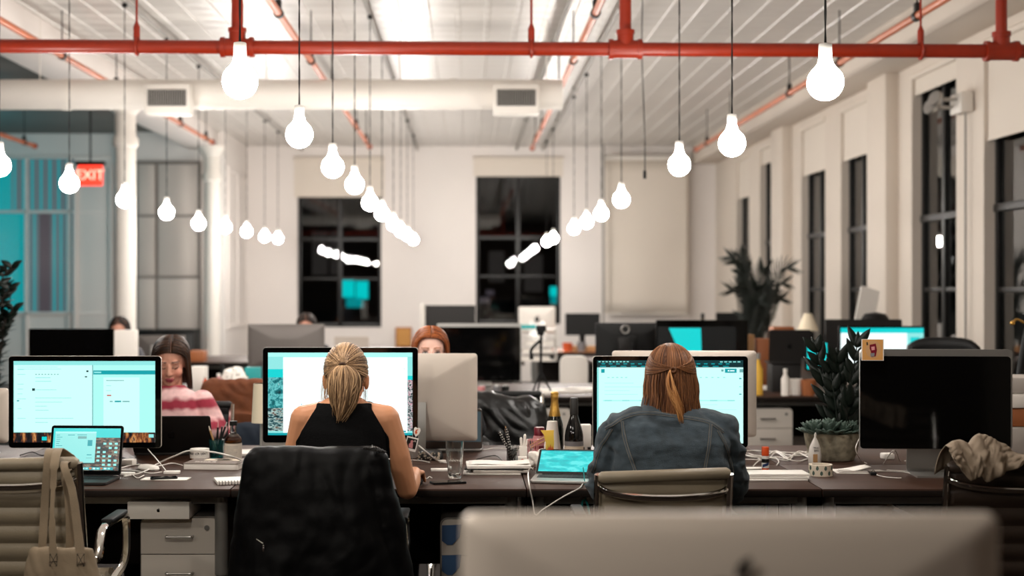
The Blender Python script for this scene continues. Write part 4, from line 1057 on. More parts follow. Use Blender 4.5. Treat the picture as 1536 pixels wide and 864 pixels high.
# dark wine bottle
x, y = at(861, 690); h = PZ(597,y)-DESK; k = h/.265
t = thing('wine_bottle', 'black wine bottle with a grey and cream label beside the champagne', 'bottle', (x, y, DESK))
b = MB(); b.lathe([(.001,.004),(.037*k,0),(.040*k,.005),(.040*k,.10*k),(.037*k,.125*k),(.027*k,.158*k),(.018*k,.185*k),(.0155*k,.20*k),(.0155*k,.262*k),(.001,.263*k)]); b.build('glass_body', M['bottle_black'], t)
b = MB(); b.lathe([(.0158*k,.192*k),(.0182*k,.194*k),(.0172*k,.262*k),(.015*k,.266*k),(.001,.2665*k)]); b.build('foil', M['frame_black'], t)
for z0_, z1_, nm, mm in ((.03,.062,'label','label_cream'),(.062,.082,'label','label_grey')):
    b = MB(); b.lathe([(.0403*k,z0_*k),(.0407*k,z0_*k),(.0407*k,z1_*k),(.0403*k,z1_*k)]); b.build(nm, M[mm], t, label=('cream lower label' if mm == 'label_cream' else 'grey upper label'))
# tissues, little spice bottles, paper box
x, y = at(812, 703)
def crumple(label, x, y, z, rx, ry, rz_, seed, m='paper', name='crumpled_tissue', cat='tissue'):
    b = MB(); b.ell((0,0,rz_), (rx,ry,rz_), nu=28, nv=16); o = Vector((seed*3.1, seed*1.7, 0))
    def d(p):
        q = Vector(p); return q + (q-Vector((0,0,rz_))).normalized()*(.018*noise.noise(q*42+o)+.016*abs(noise.noise(q*22+o))*1.4-.006)
    b.v = [tuple(d(p)) for p in b.v]; zm = min(p[2] for p in b.v); b.v = [(p[0],p[1],p[2]-zm) for p in b.v]
    return single(b, name, M[m], label, cat, loc=(x,y,z), ang=25)
crumple('crumpled white tissue beside the tilted cyan laptop', x-.02, y+.05, DESK, .035, .035, .035, 1); crumple('bigger white tissue heap in front of the paper cone', x+.035, y+.06, DESK, .05, .04, .032, 2)
x, y = at(879, 687)
t = thing('white_carton', 'plain white carton behind the black wine bottle', 'box', (x-.005, y+.1, DESK)); b = MB(); b.box((0,0,.07),(.07,.05,.14),.002); b.build('carton', M['paper'], t)
for i, (dx, m, lb) in enumerate(((-.012,'wood_orange','tiny amber spice bottle beside the wine bottle'),(.016,'label_grey','tiny grey spice bottle beside the lit document screen'))):
    t = thing('spice_bottle', lb, 'bottle', (x+dx, y+.02, DESK)); b = MB(); b.lathe([(.001,0),(.011,0),(.012,.002),(.012,.03),(.007,.036),(.001,.037)], n=14); b.build('body', M[m], t); b = MB(); b.lathe([(.001,.037),(.0075,.037),(.0075,.046),(.001,.047)], n=12); b.build('cap', M['black_plastic'], t)
# tilted cyan laptop beside the denim sleeve
rt = [(0,0,1,1,'pic_water'),(0,0,1,.05,'scr_teal')]
laptop('low open laptop with a cyan screen beside the sleeve of the denim jacket', PX(853,5.58), 5.58, R(-9), w=.285, d=.195, ang=155, rects=rt)
cable('white cable hanging over the desk edge in a loop before the cyan laptop', [dz(800,703),dz(793,706),(PX(793,5.335),5.335,PZ(722,5.335)),(PX(799,5.32),5.32,PZ(752,5.32)),(PX(803,5.32),5.32,PZ(772,5.32)),(PX(815,5.32),5.32,PZ(764,5.32)),(PX(845,5.32),5.32,PZ(745,5.32)),(PX(868,5.335),5.335,PZ(733,5.335)),dz(874,727)], .0026)
cable('coiled white cable beside the crumpled tissues', [dz(800,706),dz(794,700,.006),dz(800,694,.01),dz(818,697,.006),dz(806,702,.012),dz(797,697,.014),dz(808,692,.008),dz(826,700)], .0028)
cable('white keyboard cable crossing behind the woman in the black top', [dz(590,698),dz(610,693,.006),dz(630,692),dz(645,695)], .0026)
cable('thick white cable running from the photo clip to the pint glass', [(PX(628,5.85),5.85,PZ(668,5.85)),(PX(642,5.85),5.85,PZ(680,5.85)),dz(655,693,.01),dz(668,695),dz(690,693)], .0032)
cable('black cable behind the white paper stack', [dz(715,690),dz(732,688,.01),dz(745,688,.012),dz(756,694)], .0022, 'cable_black')
cable('thin pale cable at the rear edge of the desk behind the pencil pot', [dz(724,676),dz(745,674,.005),dz(770,675),dz(790,674)], .002)
x, y = at(662, 694); slab('charger', 'white plug of the cable behind the pint glass', 'charger', x+.005, y, .03, .018, .012, R(20), M['paper'], bev=.004)
# photo clip stand with instant photo and heart sticker
YK = 5.78
t = thing('photo_clip', 'instant photograph on a wire clip before the large lit computer', 'photo', (PX(617,YK), YK, DESK))
zc_ = PZ(666,YK)-DESK
b = MB(); b.lathe([(.001,0),(.016,0),(.016,.006),(.001,.008)], n=16); b.tube(arc([(0,0,.006),(.004,.004,zc_*.6),(.004,.004,zc_+.02),(.008,.004,zc_+.05)],6), .0012, 6); b.build('stand', M['alu'], t)
b = MB(); b.M = T(0,0,zc_) @ RY(R(14)); b.box((0,0,0),(.048,.001,.057)); f_ = b.build('print_frame', M['paper'], t)
b = MB(); b.M = T(0,0,zc_) @ RY(R(14)); b.quad((-.020,-.0008,-.018),(.020,-.0008,-.018),(.020,-.0008,.023),(-.020,-.0008,.023),0); b.prism([(-.008,-.016),(.009,-.016),(.007,.0),(.004,.006),(.006,.012),(.0,.017),(-.006,.012),(-.004,.005),(-.010,-.002)], -.0012,-.0010,1); b.prism([(.004,.012),(.018,.012),(.012,.02)], -.0012,-.0010,2); b.build('picture', [M['frame_black'],M['bottle_pink'],M['paper_grey']], f_)
b = MB(); b.M = T(.022,0,zc_+.052) @ RY(R(10)); hp = [(.0,-.024),(.011,-.010),(.015,.004),(.012,.014),(.005,.016),(0,.012),(-.006,.016),(-.012,.012),(-.013,.002),(-.009,-.012)]; b.prism(hp, -.001, .001, 0); b.prism([(-.002,-.014),(.004,-.006),(.0,.001),(.006,.009),(-.003,.006),(-.007,-.004)], -.0016,-.0012,1); b.build('heart_sticker', [M['paper'],M['red_orange']], t)
# silver laptop of the red-haired woman seen from behind, covered in stickers
t = laptop('silver laptop with light blue stickers under the monitor of the red-haired woman', PX(676,6.6), 6.69, PI+R(-2), w=.30, d=.205, ang=108, rects=[(0,0,1,1,'scr_dark')], logo_m='alu')
lid = [c for c in kids(t) if c.name.startswith('lid')][0]
L_ = T(0,.205/2-.006,.0125) @ RX(-R(18))
defm('sky_blue', (150,190,210), .5)
b = MB(); b.M = L_ @ T(0,.0056,.1)
b.quad((-.145,0,-.062),(.145,0,-.062),(.145,0,.09),(-.145,0,.09),0); b.quad((-.02,.0005,-.05),(.01,.0005,-.052),(.016,.0005,-.02),(-.012,.0005,-.016),1); b.quad((.05,.0005,-.058),(.10,.0005,-.058),(.10,.0005,-.035),(.06,.0005,-.03),2)
b.build('sticker', [M['sky_blue'],M['dark_grey'],M['label_grey']], lid)
x, y = at(645, 691)
t = thing('zip_pouch', 'black patterned pouch lying before the sticker covered laptop', 'pouch', (x, y+.03, DESK), R(-10))
b = MB(); b.loft([(0,0,0,.055,.03),(0,0,.012,.060,.034),(0,0,.03,.056,.028),(0,.004,.042,.045,.014),(0,.006,.046,.03,.004)], 28, p=3); b.build('pouch_body', M['frame_black'], t)
b = MB(); rq = random.Random(5)
for i in range(34):
    u_ = rq.uniform(-.05,.05); z_ = rq.uniform(.005,.036); r_ = rq.uniform(.002,.0045); yy = -.0345+.0035*abs(z_-.014)/.01; b.M = T(u_, yy, z_); b.prism([(r_*math.cos(a)*(1+.4*(k % 2)),r_*math.sin(a)*(1+.4*(k % 2))) for k, a in enumerate([2*PI*k/8 for k in range(8)])], -.001, .001)
b.M = None; b.build('flower_print', M['label_cream'], t)

# --- desk by the window side
x, y = at(1148, 706)
t = thing('glue_stick', 'orange glue stick standing upright on the desk behind the papers', 'glue', (x, y, DESK)); 
b = MB(); b.lathe([(.001,0),(.0145,0),(.0145,.064),(.001,.064)], n=20); b.build('tube', M['orange_plastic'], t)
b = MB(); b.lathe([(.0135,.064),(.0155,.066),(.0155,.096),(.0145,.099),(.001,.0995)], n=20); b.build('cap', M['orange_plastic'], t)
b = MB(); b.lathe([(.0148,.012),(.015,.012),(.015,.062),(.0148,.062)], n=20); w_ = b.build('label', M['paper'], t)
b = MB(); b.lathe([(.0151,.034),(.0153,.034),(.0153,.05),(.0151,.05)], n=20); b.build('black_band', M['logo_black'], w_)
b = MB(); b.add(*_rings([[(.0153*math.cos(a),.0153*math.sin(a),.014+q+.006*(a+2.6)) for a in [-2.6+k*.2 for k in range(11)]] for q in (0,.012)], cap0=False, cap1=False)); b.build('blue_stripe', M['blue_ink'], w_)
x, y = at(1167, 718)
for i, (h, rz, dx, dy, lb) in enumerate(((.006,2,-.01,-.012,'lowest paper of the white stack beside the denim sleeve'),(.009,-1,.0,.0,'middle paper block of the white stack beside the denim sleeve'),(.010,0.6,.004,.006,'top paper block of the white stack beside the denim sleeve'))):
    slab('paper_stack', lb, 'paper', x+dx-.02, y+dy, .26, .13, h, R(rz), M['paper'], DESK+[0,.0065,.016][i])
x, y = at(1128, 703); slab('paper_sheet', 'white sheet tucked behind the glue stick', 'paper', x, y+.015, .10, .06, .002, R(3), M['paper'])
rq = random.Random(3)
for i in range(7):
    pts = []; yy = 684+rq.uniform(-4,6)
    for k in range(7): pts.append(dz(1112+17*k+rq.uniform(-3,3), yy+rq.uniform(-6,6), .004+.012*rq.random()))
    cable('white cable of the tangle behind the glue stick', pts, .0026).__setitem__('group', 'cable tangle behind the glue stick')
cable('white cable curling from the tangle in front of the glue stick', [dz(1130,700),dz(1140,694,.01),dz(1160,690,.012),dz(1168,694,.006),dz(1165,699)], .0026)
# clear treat bag with printed card
x, y = at(1222, 697)
t = thing('treat_bag', 'slim pointed clear bag with a printed card beside the planter', 'bag', (x, y, DESK), R(8))
b = MB(); b.add(*_rings([[(w*math.cos(a)+o, d*math.sin(a), z) for a in [2*PI*k/16 for k in range(16)]] for w, d, z, o in ((.024,.018,0,0),(.028,.022,.01,0),(.029,.022,.04,0),(.024,.016,.075,.001),(.012,.008,.103,.002),(.004,.003,.118,.002),(.006,.003,.13,.003),(.002,.002,.138,.004))])); b.build('bag', M['bag_clear'], t)
b = MB(); b.box((-.006,-.0225,.03),(.02,.001,.035)); b.build('card', M['wood_light'], t)
b = MB(); text_mesh(b, 'TREAT', .0105, T(-.001,-.0222,.074) @ FACE, depth=.0004); text_mesh(b, 'BAG', .0105, T(-.001,-.0215,.062) @ FACE, depth=.0004); b.build('lettering', M['logo_black'], t)
# fat roll of patterned tape
x, y = at(1231, 713)
t = thing('tape_roll', 'fat roll of leaf patterned tape lying beside the white papers', 'tape', (x, y, DESK))
b = MB(); b.lathe([(.036,0),(.0475,0),(.0475,.045),(.036,.045),(.036,0)], n=30); b.build('roll', M['label_cream'], t)
b = MB()
for i in range(9):
    a = -PI+.35*i; zz = .012+.02*(i % 2); b.M = RZ(a+PI/2) @ T(0,-.0477,zz); b.prism([(0,-.009),(.006,-.002),(.005,.006),(0,.011),(-.005,.005),(-.006,-.003)], -.0004, .0004)
b.M = None; b.build('leaf_print', M['succulent'], t)
# loose notes, wires, clip
x, y = at(1275, 708)
b = MB(); b.grid(lambda u,v: (x-.068+.15*u, y-.04+.09*v+.02*u, DESK+.002+.03*max(0,u-.25)**1.2*(1-.2*v)+.004*v), 14, 6); single(b, 'note_paper', M['paper'], 'curled white note paper rising beside the tape roll', 'paper', solid=.0008)
for i in range(3): slab('note_paper', ('lowest folded note under the curled white paper','middle folded note under the curled white paper','upper folded note under the curled white paper')[i], 'paper', x+.005*i, y-.022+.006*i, .13-.012*i, .06, .0025, R(-4+3*i), M['paper_grey' if i else 'paper'], DESK+.0028*i, .0005)
x, y = at(1315, 708); slab('note_paper', 'flat grey note under the corner of the dark monitor', 'paper', x, y+.03, .07, .05, .003, R(10), M['paper_grey'])
x, y = at(1310, 713); b = MB(); b.box((0,0,.006),(.024,.016,.012),.002); b.tube(arc([(-.01,0,.01),(0,0,.022),(.01,0,.01)],5), .001, 5); single(b, 'binder_clip', M['black_plastic'], 'small black binder clip at the end of the earphone wires', 'clip', loc=(x,y,DESK))
cable('pair of earphone wires lying across the desk before the dark monitor', [dz(1308,711),dz(1325,716),dz(1345,718),dz(1352,718)], .0018)
cable('white wire with a plug end beside the earphone wires', [dz(1312,708),dz(1335,708),dz(1355,709),dz(1369,712)], .0018)
cable('short brown wire beside the earphone wires', [dz(1330,706),dz(1348,707),dz(1366,708)], .0016, 'label_cream' if 0 else 'cable_white')
cable('white cable drooping at the edge of the dark monitor beside the planter', [(PX(1294,5.9),5.9,PZ(650,5.9)),(PX(1286,5.9),5.9,PZ(664,5.9)),(PX(1284,5.9),5.9,PZ(676,5.9)),dz(1292,692),dz(1300,696)], .0022)
cable('white cable hanging behind the foot of the dark monitor', [dz(1325,697),(PX(1335,5.8),5.8,PZ(681,5.8)),(PX(1343,5.8),5.8,PZ(676,5.8)),dz(1350,692),dz(1362,692)], .0024)
x, y = at(1335, 690); slab('charger', 'white power adapter behind the dark monitor', 'charger', x, y+.04, .05, .05, .026, R(8), M['paper'], bev=.006)
# planter
x, y = PX(1251,6.25), 6.28
t = thing('concrete_planter', 'round mottled concrete planter with dark leafy plants on the desk', 'plant pot', (x, y, DESK))
def bowl(u, v):
    a = 2*PI*u; zz = [0,.004,.03,.07,.105,.122,.122,.105,.1][round(v*8)]; r = [.088,.095,.105,.115,.121,.122,.112,.110,.001][round(v*8)]
    r2 = r*(1+.018*noise.noise((math.cos(a)*2,math.sin(a)*2,zz*20))); return (r2*math.cos(a), r2*math.sin(a), zz + (.004*noise.noise((a*2,zz*9,1)) if zz > .1 else 0))
b = MB(); b.grid(bowl, 44, 9, wrap=True); b.f.append(tuple(range(43,-1,-1))); b.m.append(0); b.build('pot', M['concrete'], t)
b = MB(); b.lathe([(.001,.108),(.109,.106)], n=30); b.build('soil', M['soil'], t)
def leaf(mb, base, d, up, L, w, fold=.25, bend=.2, mi=0):
    d = Vector(d).normalized(); up = Vector(up); s = d.cross(up).normalized(); up = s.cross(d).normalized(); n = 7; rows = []
    for i in range(n):
        t_ = i/(n-1); ww = w*math.sin(PI*min(1,t_*.92+.08))**.8*(1-.15*t_)
        if i == n-1: ww = .0006
        c = Vector(base)+d*L*t_ - up*bend*L*t_*t_
        rows.append([c - s*ww + up*fold*ww, c, c + s*ww + up*fold*ww])
    v = [p for r_ in rows for p in r_]; f = []
    for i in range(n-1):
        for j in range(2): f.append((i*3+j, i*3+j+1, (i+1)*3+j+1, (i+1)*3+j))
    mb.add(v, f, mi)
rq = random.Random(11)
stems = [((1250,690),(1224,528)),((1256,690),(1244,560)),((1262,690),(1256,545)),((1268,690),(1282,520)),((1274,690),(1291,610)),((1264,690),(1272,610))]
st, lf = MB(), MB()
for (a0, c0), (a1, c1) in stems:
    p0 = V(PX(a0,6.28)-x, rq.uniform(-.03,.03), .108); p1 = V(PX(a1,6.28)-x, rq.uniform(-.06,.04), PZ(c1,6.28)-DESK)
    mid = (p0+p1)/2 + V(.0,0,.03); pts = arc([p0,mid,p1],8); st.tube(pts, [.006*(1-.6*i/len(pts)) for i in range(len(pts))], 6)
    n = 6
    for i in range(1, n+1):
        k_ = int((len(pts)-1)*i/n); p = pts[k_]; d = (pts[min(k_+1,len(pts)-1)]-pts[max(k_-1,0)]).normalized()
        for sgn in (-1, 1):
            out = (d.cross(V(0,1,0))*sgn + V(0,rq.uniform(-.5,.5),0)).normalized()
            leaf(lf, p, d*1.15+out*.62, V(0,-1,.3), rq.uniform(.08,.125), .0195, .2, .10)
    leaf(lf, pts[-1], (pts[-1]-pts[-3]), V(0,-1,0), .07, .014)
st.build('stems', M['leaf_dark'], t); fo = lf.build('leaves', M['leaf_dark'], t, solid=.0008)
sc = MB()
for cx_, cy_, s_ in ((-.085,-.06,1.0),(-.03,-.085,1.15),(.03,-.08,.9),(.08,-.05,.9),(-.1,.0,.8),(.0,-.05,.8)):
    for ring, (n, el, L) in enumerate(((8,.25,.062),(7,.7,.055),(5,1.1,.045))):
        for i in range(n):
            a = 2*PI*i/n + ring*.4 + cx_*9; leaf(sc, (cx_,cy_,.112+.008*ring), (math.cos(a)*math.cos(el),math.sin(a)*math.cos(el),math.sin(el)), (-math.cos(a)*math.sin(el),-math.sin(a)*math.sin(el),math.cos(el)), L*s_*1.3, .018*s_, .35, -.15)
sc.build('succulents', M['succulent'], t, solid=.003)
# white lamp shade and navy sack behind the big lit computer
YL = 6.55
t = thing('table_lamp', 'white tapered lamp shade half hidden behind the large lit computer', 'lamp', (PX(392,YL), YL, DESK))
b = MB(); zt_, zb_ = PZ(575,YL)-DESK, PZ(634,YL)-DESK; b.lathe([(.036,zt_),(.045,zb_),(.043,zb_),(.034,zt_)], n=28); b.build('lamp_shade', M['lamp_shade'], t)
b = MB(); b.lathe([(.05,0),(.05,.01),(.008,.018),(.007,zb_+.01),(.001,zb_+.01)], n=20); b.cyl((-.04,0,zb_+.008),(.04,0,zb_+.008),.002,6); b.build('base', M['alu'], t)
# teal notch: small cyan hook under the desk beside the denim chair
b = MB(); b.tube(arc([(PX(874,5.4),5.45,PZ(775,5.4)),(PX(875,5.4),5.45,PZ(757,5.4)),(PX(879,5.4),5.45,PZ(753,5.4)),(PX(883,5.4),5.45,PZ(760,5.4)),(PX(886,5.4),5.45,PZ(775,5.4))],6), .004, 8)
b.tube(arc([(PX(880,5.4),5.45,PZ(753,5.4)),(PX(880,5.4),5.47,PZ(735,5.4)),(PX(878,5.4),5.5,PZ(718,5.4)+.03)],4), .002, 6)
single(b, 'cable_hook', M['teal_box'], 'cyan cable loop hanging under the desk beside the denim chair', 'cable')
# ================================================================== THE ROOM BEHIND: MORE BENCHES
def tb(px, Y): return PX(px, Y)
for i, (x0, x1, lb) in enumerate(((-6.0,-4.2,'long desk of the second bench at the booth end of the room'),(-4.2,-2.4,'second bench desk carrying the black monitor behind the mail page monitor'),(-2.4,-.6,'second bench desk with the silver monitor back and the tissue bag'),(-.6,1.2,'second bench desk with the wide black display and white papers'),(1.2,3.5,'second bench desk at the window side with drawers beneath'))):
    desk('office_desk', lb, x0+.003, x1-.003, 9.95, 11.35, 'benches further back')
for i, (x0, x1, lb) in enumerate(((-3.2,-1.3,'third bench desk beside the round columns'),(-1.3,.6,'third bench desk in front of the back wall'),(1.3,3.2,'third bench desk near the tall palm'))):
    desk('office_desk', lb, x0+.003, x1-.003, 14.6, 16.0, 'benches further back')
defm('wood_top', (168,112,76), .5, var=.15, vs=6)
desk('office_desk', 'orange wooden desk top far behind the wine bottle', .78, 2.2, 17.0, 18.0, 'benches further back', top=M['wood_top'])
pedestal('white pedestal under the second bench behind the champagne bottle', PX(812,10.0), 10.02, w=.42, h=.66, group='pedestals of the second bench')
pedestal('white two handled pedestal under the second bench behind the glue stick', PX(1152,10.0), 10.02, w=.36, h=.66, group='pedestals of the second bench', handle='dark_grey')
# --- monitors (fronts face the camera unless turned)
mon_px('monitor', 'switched off black monitor behind the lit mail page monitor', 43, 171, 493, 568, 10.7, style='plain', body='black_plastic', bezel=(.01,)*4)
mon_px('monitor', 'grey aluminium monitor back beside the tissue bag', 372, 487, 486, 553, 11.2, rz=PI, body='alu_dark', has_logo=False)
mon_px('monitor', 'small grey monitor back behind the head of the dark haired woman', 205, 278, 503, 548, 15.0, rz=PI, body='alu_dark', has_logo=False)
mon_px('monitor', 'wide black display with an aluminium top edge behind the red-haired woman', 655, 782, 485, 572, 10.7, style='slab', body='alu', bezel=(.01,)*4)
mon_px('monitor', 'tall dark grey screen standing near the left window of the back wall', 638, 713, 458, 512, 15.2, style='plain', body='dark_grey', front='dark_grey')
mon_px('desktop_computer', 'white silver computer back below the taller back window', 778, 833, 460, 493, 17.6, rz=PI, style='imac', body='white_paint', chin=.06)
mon_px('monitor', 'small black monitor above the orange wooden desk', 848, 900, 470, 503, 17.4, style='plain', body='black_plastic', front='black_plastic')
mon_px('monitor', 'black monitor back with a round cable hole and grey plate', 893, 992, 484, 545, 11.1, rz=PI, style='plain', body='black_plastic')
Yk = 11.03
t = thing('monitor_plate', 'small grey plate and silver ring on the back of the black monitor', 'bracket', (PX(935,Yk), 10.985, PZ(516,Yk)))
b = MB(); b.box((0,0,0),(.09,.012,.10),.006); b.build('plate', M['dark_grey'], t); b = MB(); b.tube([(.01+.03*math.cos(a),0,.115+.03*math.sin(a)) for a in [2*PI*i/20 for i in range(20)]], .007, 8, closed=True); b.build('ring', M['alu'], t)
rc = [(0,0,1,1,'scr_dark'),(.02,.06,.44,.98,'scr_cyan')]
t = mon_px('monitor', 'dark monitor with a slanted cyan window above the head in denim', 984, 1122, 480, 566, 10.6, style='plain', body='dark_grey', rects=[(0,0,1,1,'scr_dark')], bezel=(.012,.05,.09,.03))
sc_ = [c for c in kids(t) if c.name.startswith('screen')][0]
b = MB(); k = 10.6/F; xo, zo = PX(1053,10.6), 0
b.prism([(PX(a,10.6)-t.location.x, PZ(c,10.6)-DESK) for a, c in ((1003,492),(1051,492),(1052,524),(1053,540),(1026,540),(1016,522))], -.0060, -.0050); b.build('cyan_window', M['scr_cyan'], sc_)
rb = [(0,0,1,1,'scr_white'),(0,0,1,.10,'scr_cyan'),(0,.1,.80,1,'scr_bright'),(.80,.1,1,1,'scr_pale'),(.84,.18,.95,.4,'scr_cyan'),(.82,.42,1,1,'scr_teal')]
mon_px('monitor', 'big bright white screen with a cyan top bar behind the potted plant', 1258, 1388, 489, 571, 10.35, style='plain', body='dark_grey', rects=rb, bezel=(.014,.014,.014,.014))
mon_px('monitor', 'dark grey monitor standing just behind the big bright screen', 1238, 1353, 479, 560, 10.75, style='plain', body='dark_grey', front='dark_grey')
mon_px('monitor', 'black flat monitor on the far bench below the palm fronds', 1074, 1128, 469, 502, 15.3, style='plain', body='black_plastic', front='black_plastic')
laptop('grey laptop back with a dark logo beside the small cyan tablet', PX(1192,10.25), 10.5, PI+R(-4), w=.30, d=.245, ang=100, body='space_grey', rects=[(0,0,1,1,'scr_dark')], z=DESK+.205)
b = MB(); b.box((0,0,.1),(.26,.2,.204),.01); single(b, 'laptop_riser', M['dark_grey'], 'dark riser block under the grey laptop on the second bench', 'stand', loc=(PX(1192,10.25),10.5,DESK))
mon_px('tablet', 'small tablet with a cyan screen behind the plant leaves', 1208, 1243, 512, 556, 10.1, style='slab', body='black_plastic', rects=[(0,0,1,1,'scr_cyan'),(.35,.1,.8,.5,'scr_teal'),(.5,.2,.75,.42,'scr_deep')], bezel=(.012,)*4, cat='tablet')
mon_px('monitor', 'pale monitor back at the picture edge beside the mail page monitor', -92, 13, 582, 664, 6.45, rz=PI)
# --- people far behind (only the crowns show)
def far_person(label, px, py, Y, c):
    X = PX(px, Y); t = thing('person', label, 'person', (X, Y, 0)); ht = PZ(py, Y); b = MB()
    b.loft([(0,0,.47,.165,.13),(0,0,.7,.15,.11),(0,0,ht-.33,.165,.10),(0,0,ht-.27,.12,.07),(0,0,ht-.24,.06,.055)], 20); b.chain([(0,0,ht-.28),(0,-.01,ht-.16)],[.055,.05])
    H = T(0,-.02,ht-.122) @ RX(R(10)); head(b, H)
    for s in (-1,1): b.chain([(s*.15,0,ht-.31),(s*.21,-.04,.80),(s*.13,-.25,.80)],[.05,.045,.03]); hand(b, (s*.13,-.25,.795), (-s*.25,-1,-.05), (0,0,1), (-s,0,0), .45, .95)
    legs(b, side=-1)
    me = skin(b, .008, 3); fp = face_paint(H, SKIN_C, lc(150,70,70), lc(40,30,24)); cc = Vector(c); paint(me, lambda p, n: cc if p.z < ht-.24 and p.y > -.24 else fp(p, n)); me.materials.append(M['skin']); finish('body', me, t, ang=180)
    hb = MB(); long_hair((lc(22,16,13), lc(58,40,30)), lc(24,18,15), 0, -.05, 260, .95, (1.02,1.10), int(px))(hb, H); hb.build('hair', M['hair'], t, ang=180)
# ================================================================== PEOPLE
def lc(*c): return lin(c)
SKIN_A, SKIN_C, SKIN_D = lc(208,146,108), lc(196,140,118), lc(236,190,172)
def head(mb, H):
    e = lambda c, r: mb.ell(c, r, M=H, nu=20, nv=14)
    e((0,.01,.02),(.074,.092,.096)); e((0,-.033,-.03),(.061,.058,.078)); e((0,-.058,-.094),(.030,.026,.023)); e((0,-.03,-.075),(.050,.05,.045))
    mb.chain([(0,-.088,.008),(0,-.106,-.030)],[.007,.0115],M=H); e((.010,-.097,-.036),.0075); e((-.010,-.097,-.036),.0075)
    e((0,-.088,-.0625),(.022,.009,.0055)); e((0,-.087,-.0735),(.018,.010,.0065))
    for s in (-1, 1):
        e((s*.028,-.076,.020),(.024,.011,.008)); e((s*.030,-.074,-.003),(.0145,.012,.0095)); e((s*.036,-.058,-.036),(.027,.027,.026))
        e((s*.075,.008,-.018),(.010,.020,.030)); e((s*.079,.016,-.008),(.007,.012,.018))
def face_paint(H, skin_c, lips, brow, eyes='open', blush=None, iris=(70,52,40)):
    Hi = H.inverted(); k = lc
    def fn(p, n):
        q = Hi @ p; x, y, z = abs(q.x), q.y, q.z; c = Vector(skin_c)
        if y < -.045 and -.13 < z < .1:
            if blush:
                d = ((x-.04)**2+(z+.035)**2)**.5; w = max(0, 1-d/.032)*.5; c = c.lerp(Vector(blush), w)
            if abs(z+.068) < .011 and x < .023*(1-((z+.068)/.02)**2):
                c = Vector(lips) if abs(z+.0675) > .0012 else Vector(lips)*.45
            bq = min(1,max(0,(x-.012)/.036)); bz = .0225+.0035*math.sin(bq*PI*.8)-.002*bq
            if .011 < x < .050 and abs(z-bz) < .0030*(1.15-x*12) + .0011: c = c.lerp(Vector(brow), .85)
            ex, ez = (x-.030)/.0155, (z+.002)
            if abs(ex) < 1:
                lid = .0072*(1-ex*ex)
                if eyes == 'open':
                    if abs(ez) < lid: c = Vector(k(226,214,208))
                    if abs(ez) < lid and ((x-.030)**2+ez**2)**.5 < .0062: c = Vector(k(*iris))
                    if abs(ez-lid) < .0022: c = Vector(k(34,22,20))
                    if lid+.002 < ez < lid+.007: c = c*.72
                else:
                    if abs(ez+lid*.75+.001) < .0024: c = Vector(k(34,20,18))
                    elif -.008 < ez < .010: c = c*.66
        return c
    return fn
def hand(mb, wrist, d, up, thumb, curl=.5, s=1.0):
    """palm with four fingers and a thumb; d points along the hand, up out of its back, thumb = side of the thumb"""
    d = Vector(d).normalized(); up = Vector(up); t = Vector(thumb); t = (t-d*t.dot(d)).normalized(); up = d.cross(t); up = up if up.z > 0 else -up
    W = Vector(wrist); B = Matrix((t, d, up)).transposed().to_4x4()
    mb.ell((0,0,0), (.037*s,.050*s,.0145*s), M=Matrix.Translation(W+d*.045*s) @ B)
    mb.chain([W-d*.02*s, W+d*.03*s],[.024*s,.026*s])
    for i, (o, L) in enumerate(((.030,.068),(.010,.078),(-.010,.072),(-.029,.056))):
        p = W + d*(.082-.006*abs(i-1.2))*s + t*o*s; pts = [p-d*.02*s, p]; a = .15+curl*.25
        for f_ in (.45,.32,.23):
            a += curl*.55; p = p + (d*math.cos(a)-up*math.sin(a))*L*f_*s + t*o*.06*s; pts.append(p)
        mb.chain(pts, [.0095*s,.0092*s,.0085*s,.0078*s,.0068*s], 10)
    p = W + d*.022*s + t*.024*s; mb.chain([p, p+(d*.55+t*.75-up*.25)*.034*s, p+(d*.85+t*.75-up*.4)*.060*s, p+(d*1.1+t*.62-up*.45)*.078*s],[.013*s,.0108*s,.0095*s,.0075*s], 10)
def legs(mb, kx=.1, ky=.46, kz=.5, side=1):
    for s in (-1, 1):
        mb.chain([(s*.09,.04*side,.53),(s*kx,ky*side,kz),(s*kx,(ky-.02)*side,.12)],[.088,.062,.042]); mb.chain([(s*kx,(ky-.02)*side,.08),(s*kx*1.05,(ky+.13)*side,.045)],[.042,.032])
def strands(mb, n, fn, rnd, cols, r=.0017, seg=12, sides=4):
    for i in range(n):
        pts = fn(rnd, i/n); c = Vector(cols[0]).lerp(Vector(cols[1]), rnd.random()**1.3)*rnd.uniform(.75,1.15); mb.col = c
        rr_ = r*rnd.uniform(.7,1.3); m = len(pts)
        mb.tube(pts, [rr_*(1 if k < m*.7 else 1.05-.9*(k/m-.7)/.3) for k in range(m)], sides)
def cap(mb, H, c, r, keep, col):
    """hair lying on the scalp"""
    mb.col = col; nu, nv = 40, 24; v = []; f = []
    for j in range(nv+1):
        a = -PI/2 + PI*j/nv
        for i in range(nu): b_ = 2*PI*i/nu; v.append((c[0]+r[0]*math.cos(a)*math.cos(b_), c[1]+r[1]*math.cos(a)*math.sin(b_), c[2]+r[2]*math.sin(a)))
    for j in range(nv):
        for i in range(nu):
            q = (j*nu+i, j*nu+(i+1) % nu, (j+1)*nu+(i+1) % nu, (j+1)*nu+i)
            m = sum((Vector(v[k]) for k in q), Vector())/4
            if keep(m): f.append(q)
    mb.add(v, f, M=H)

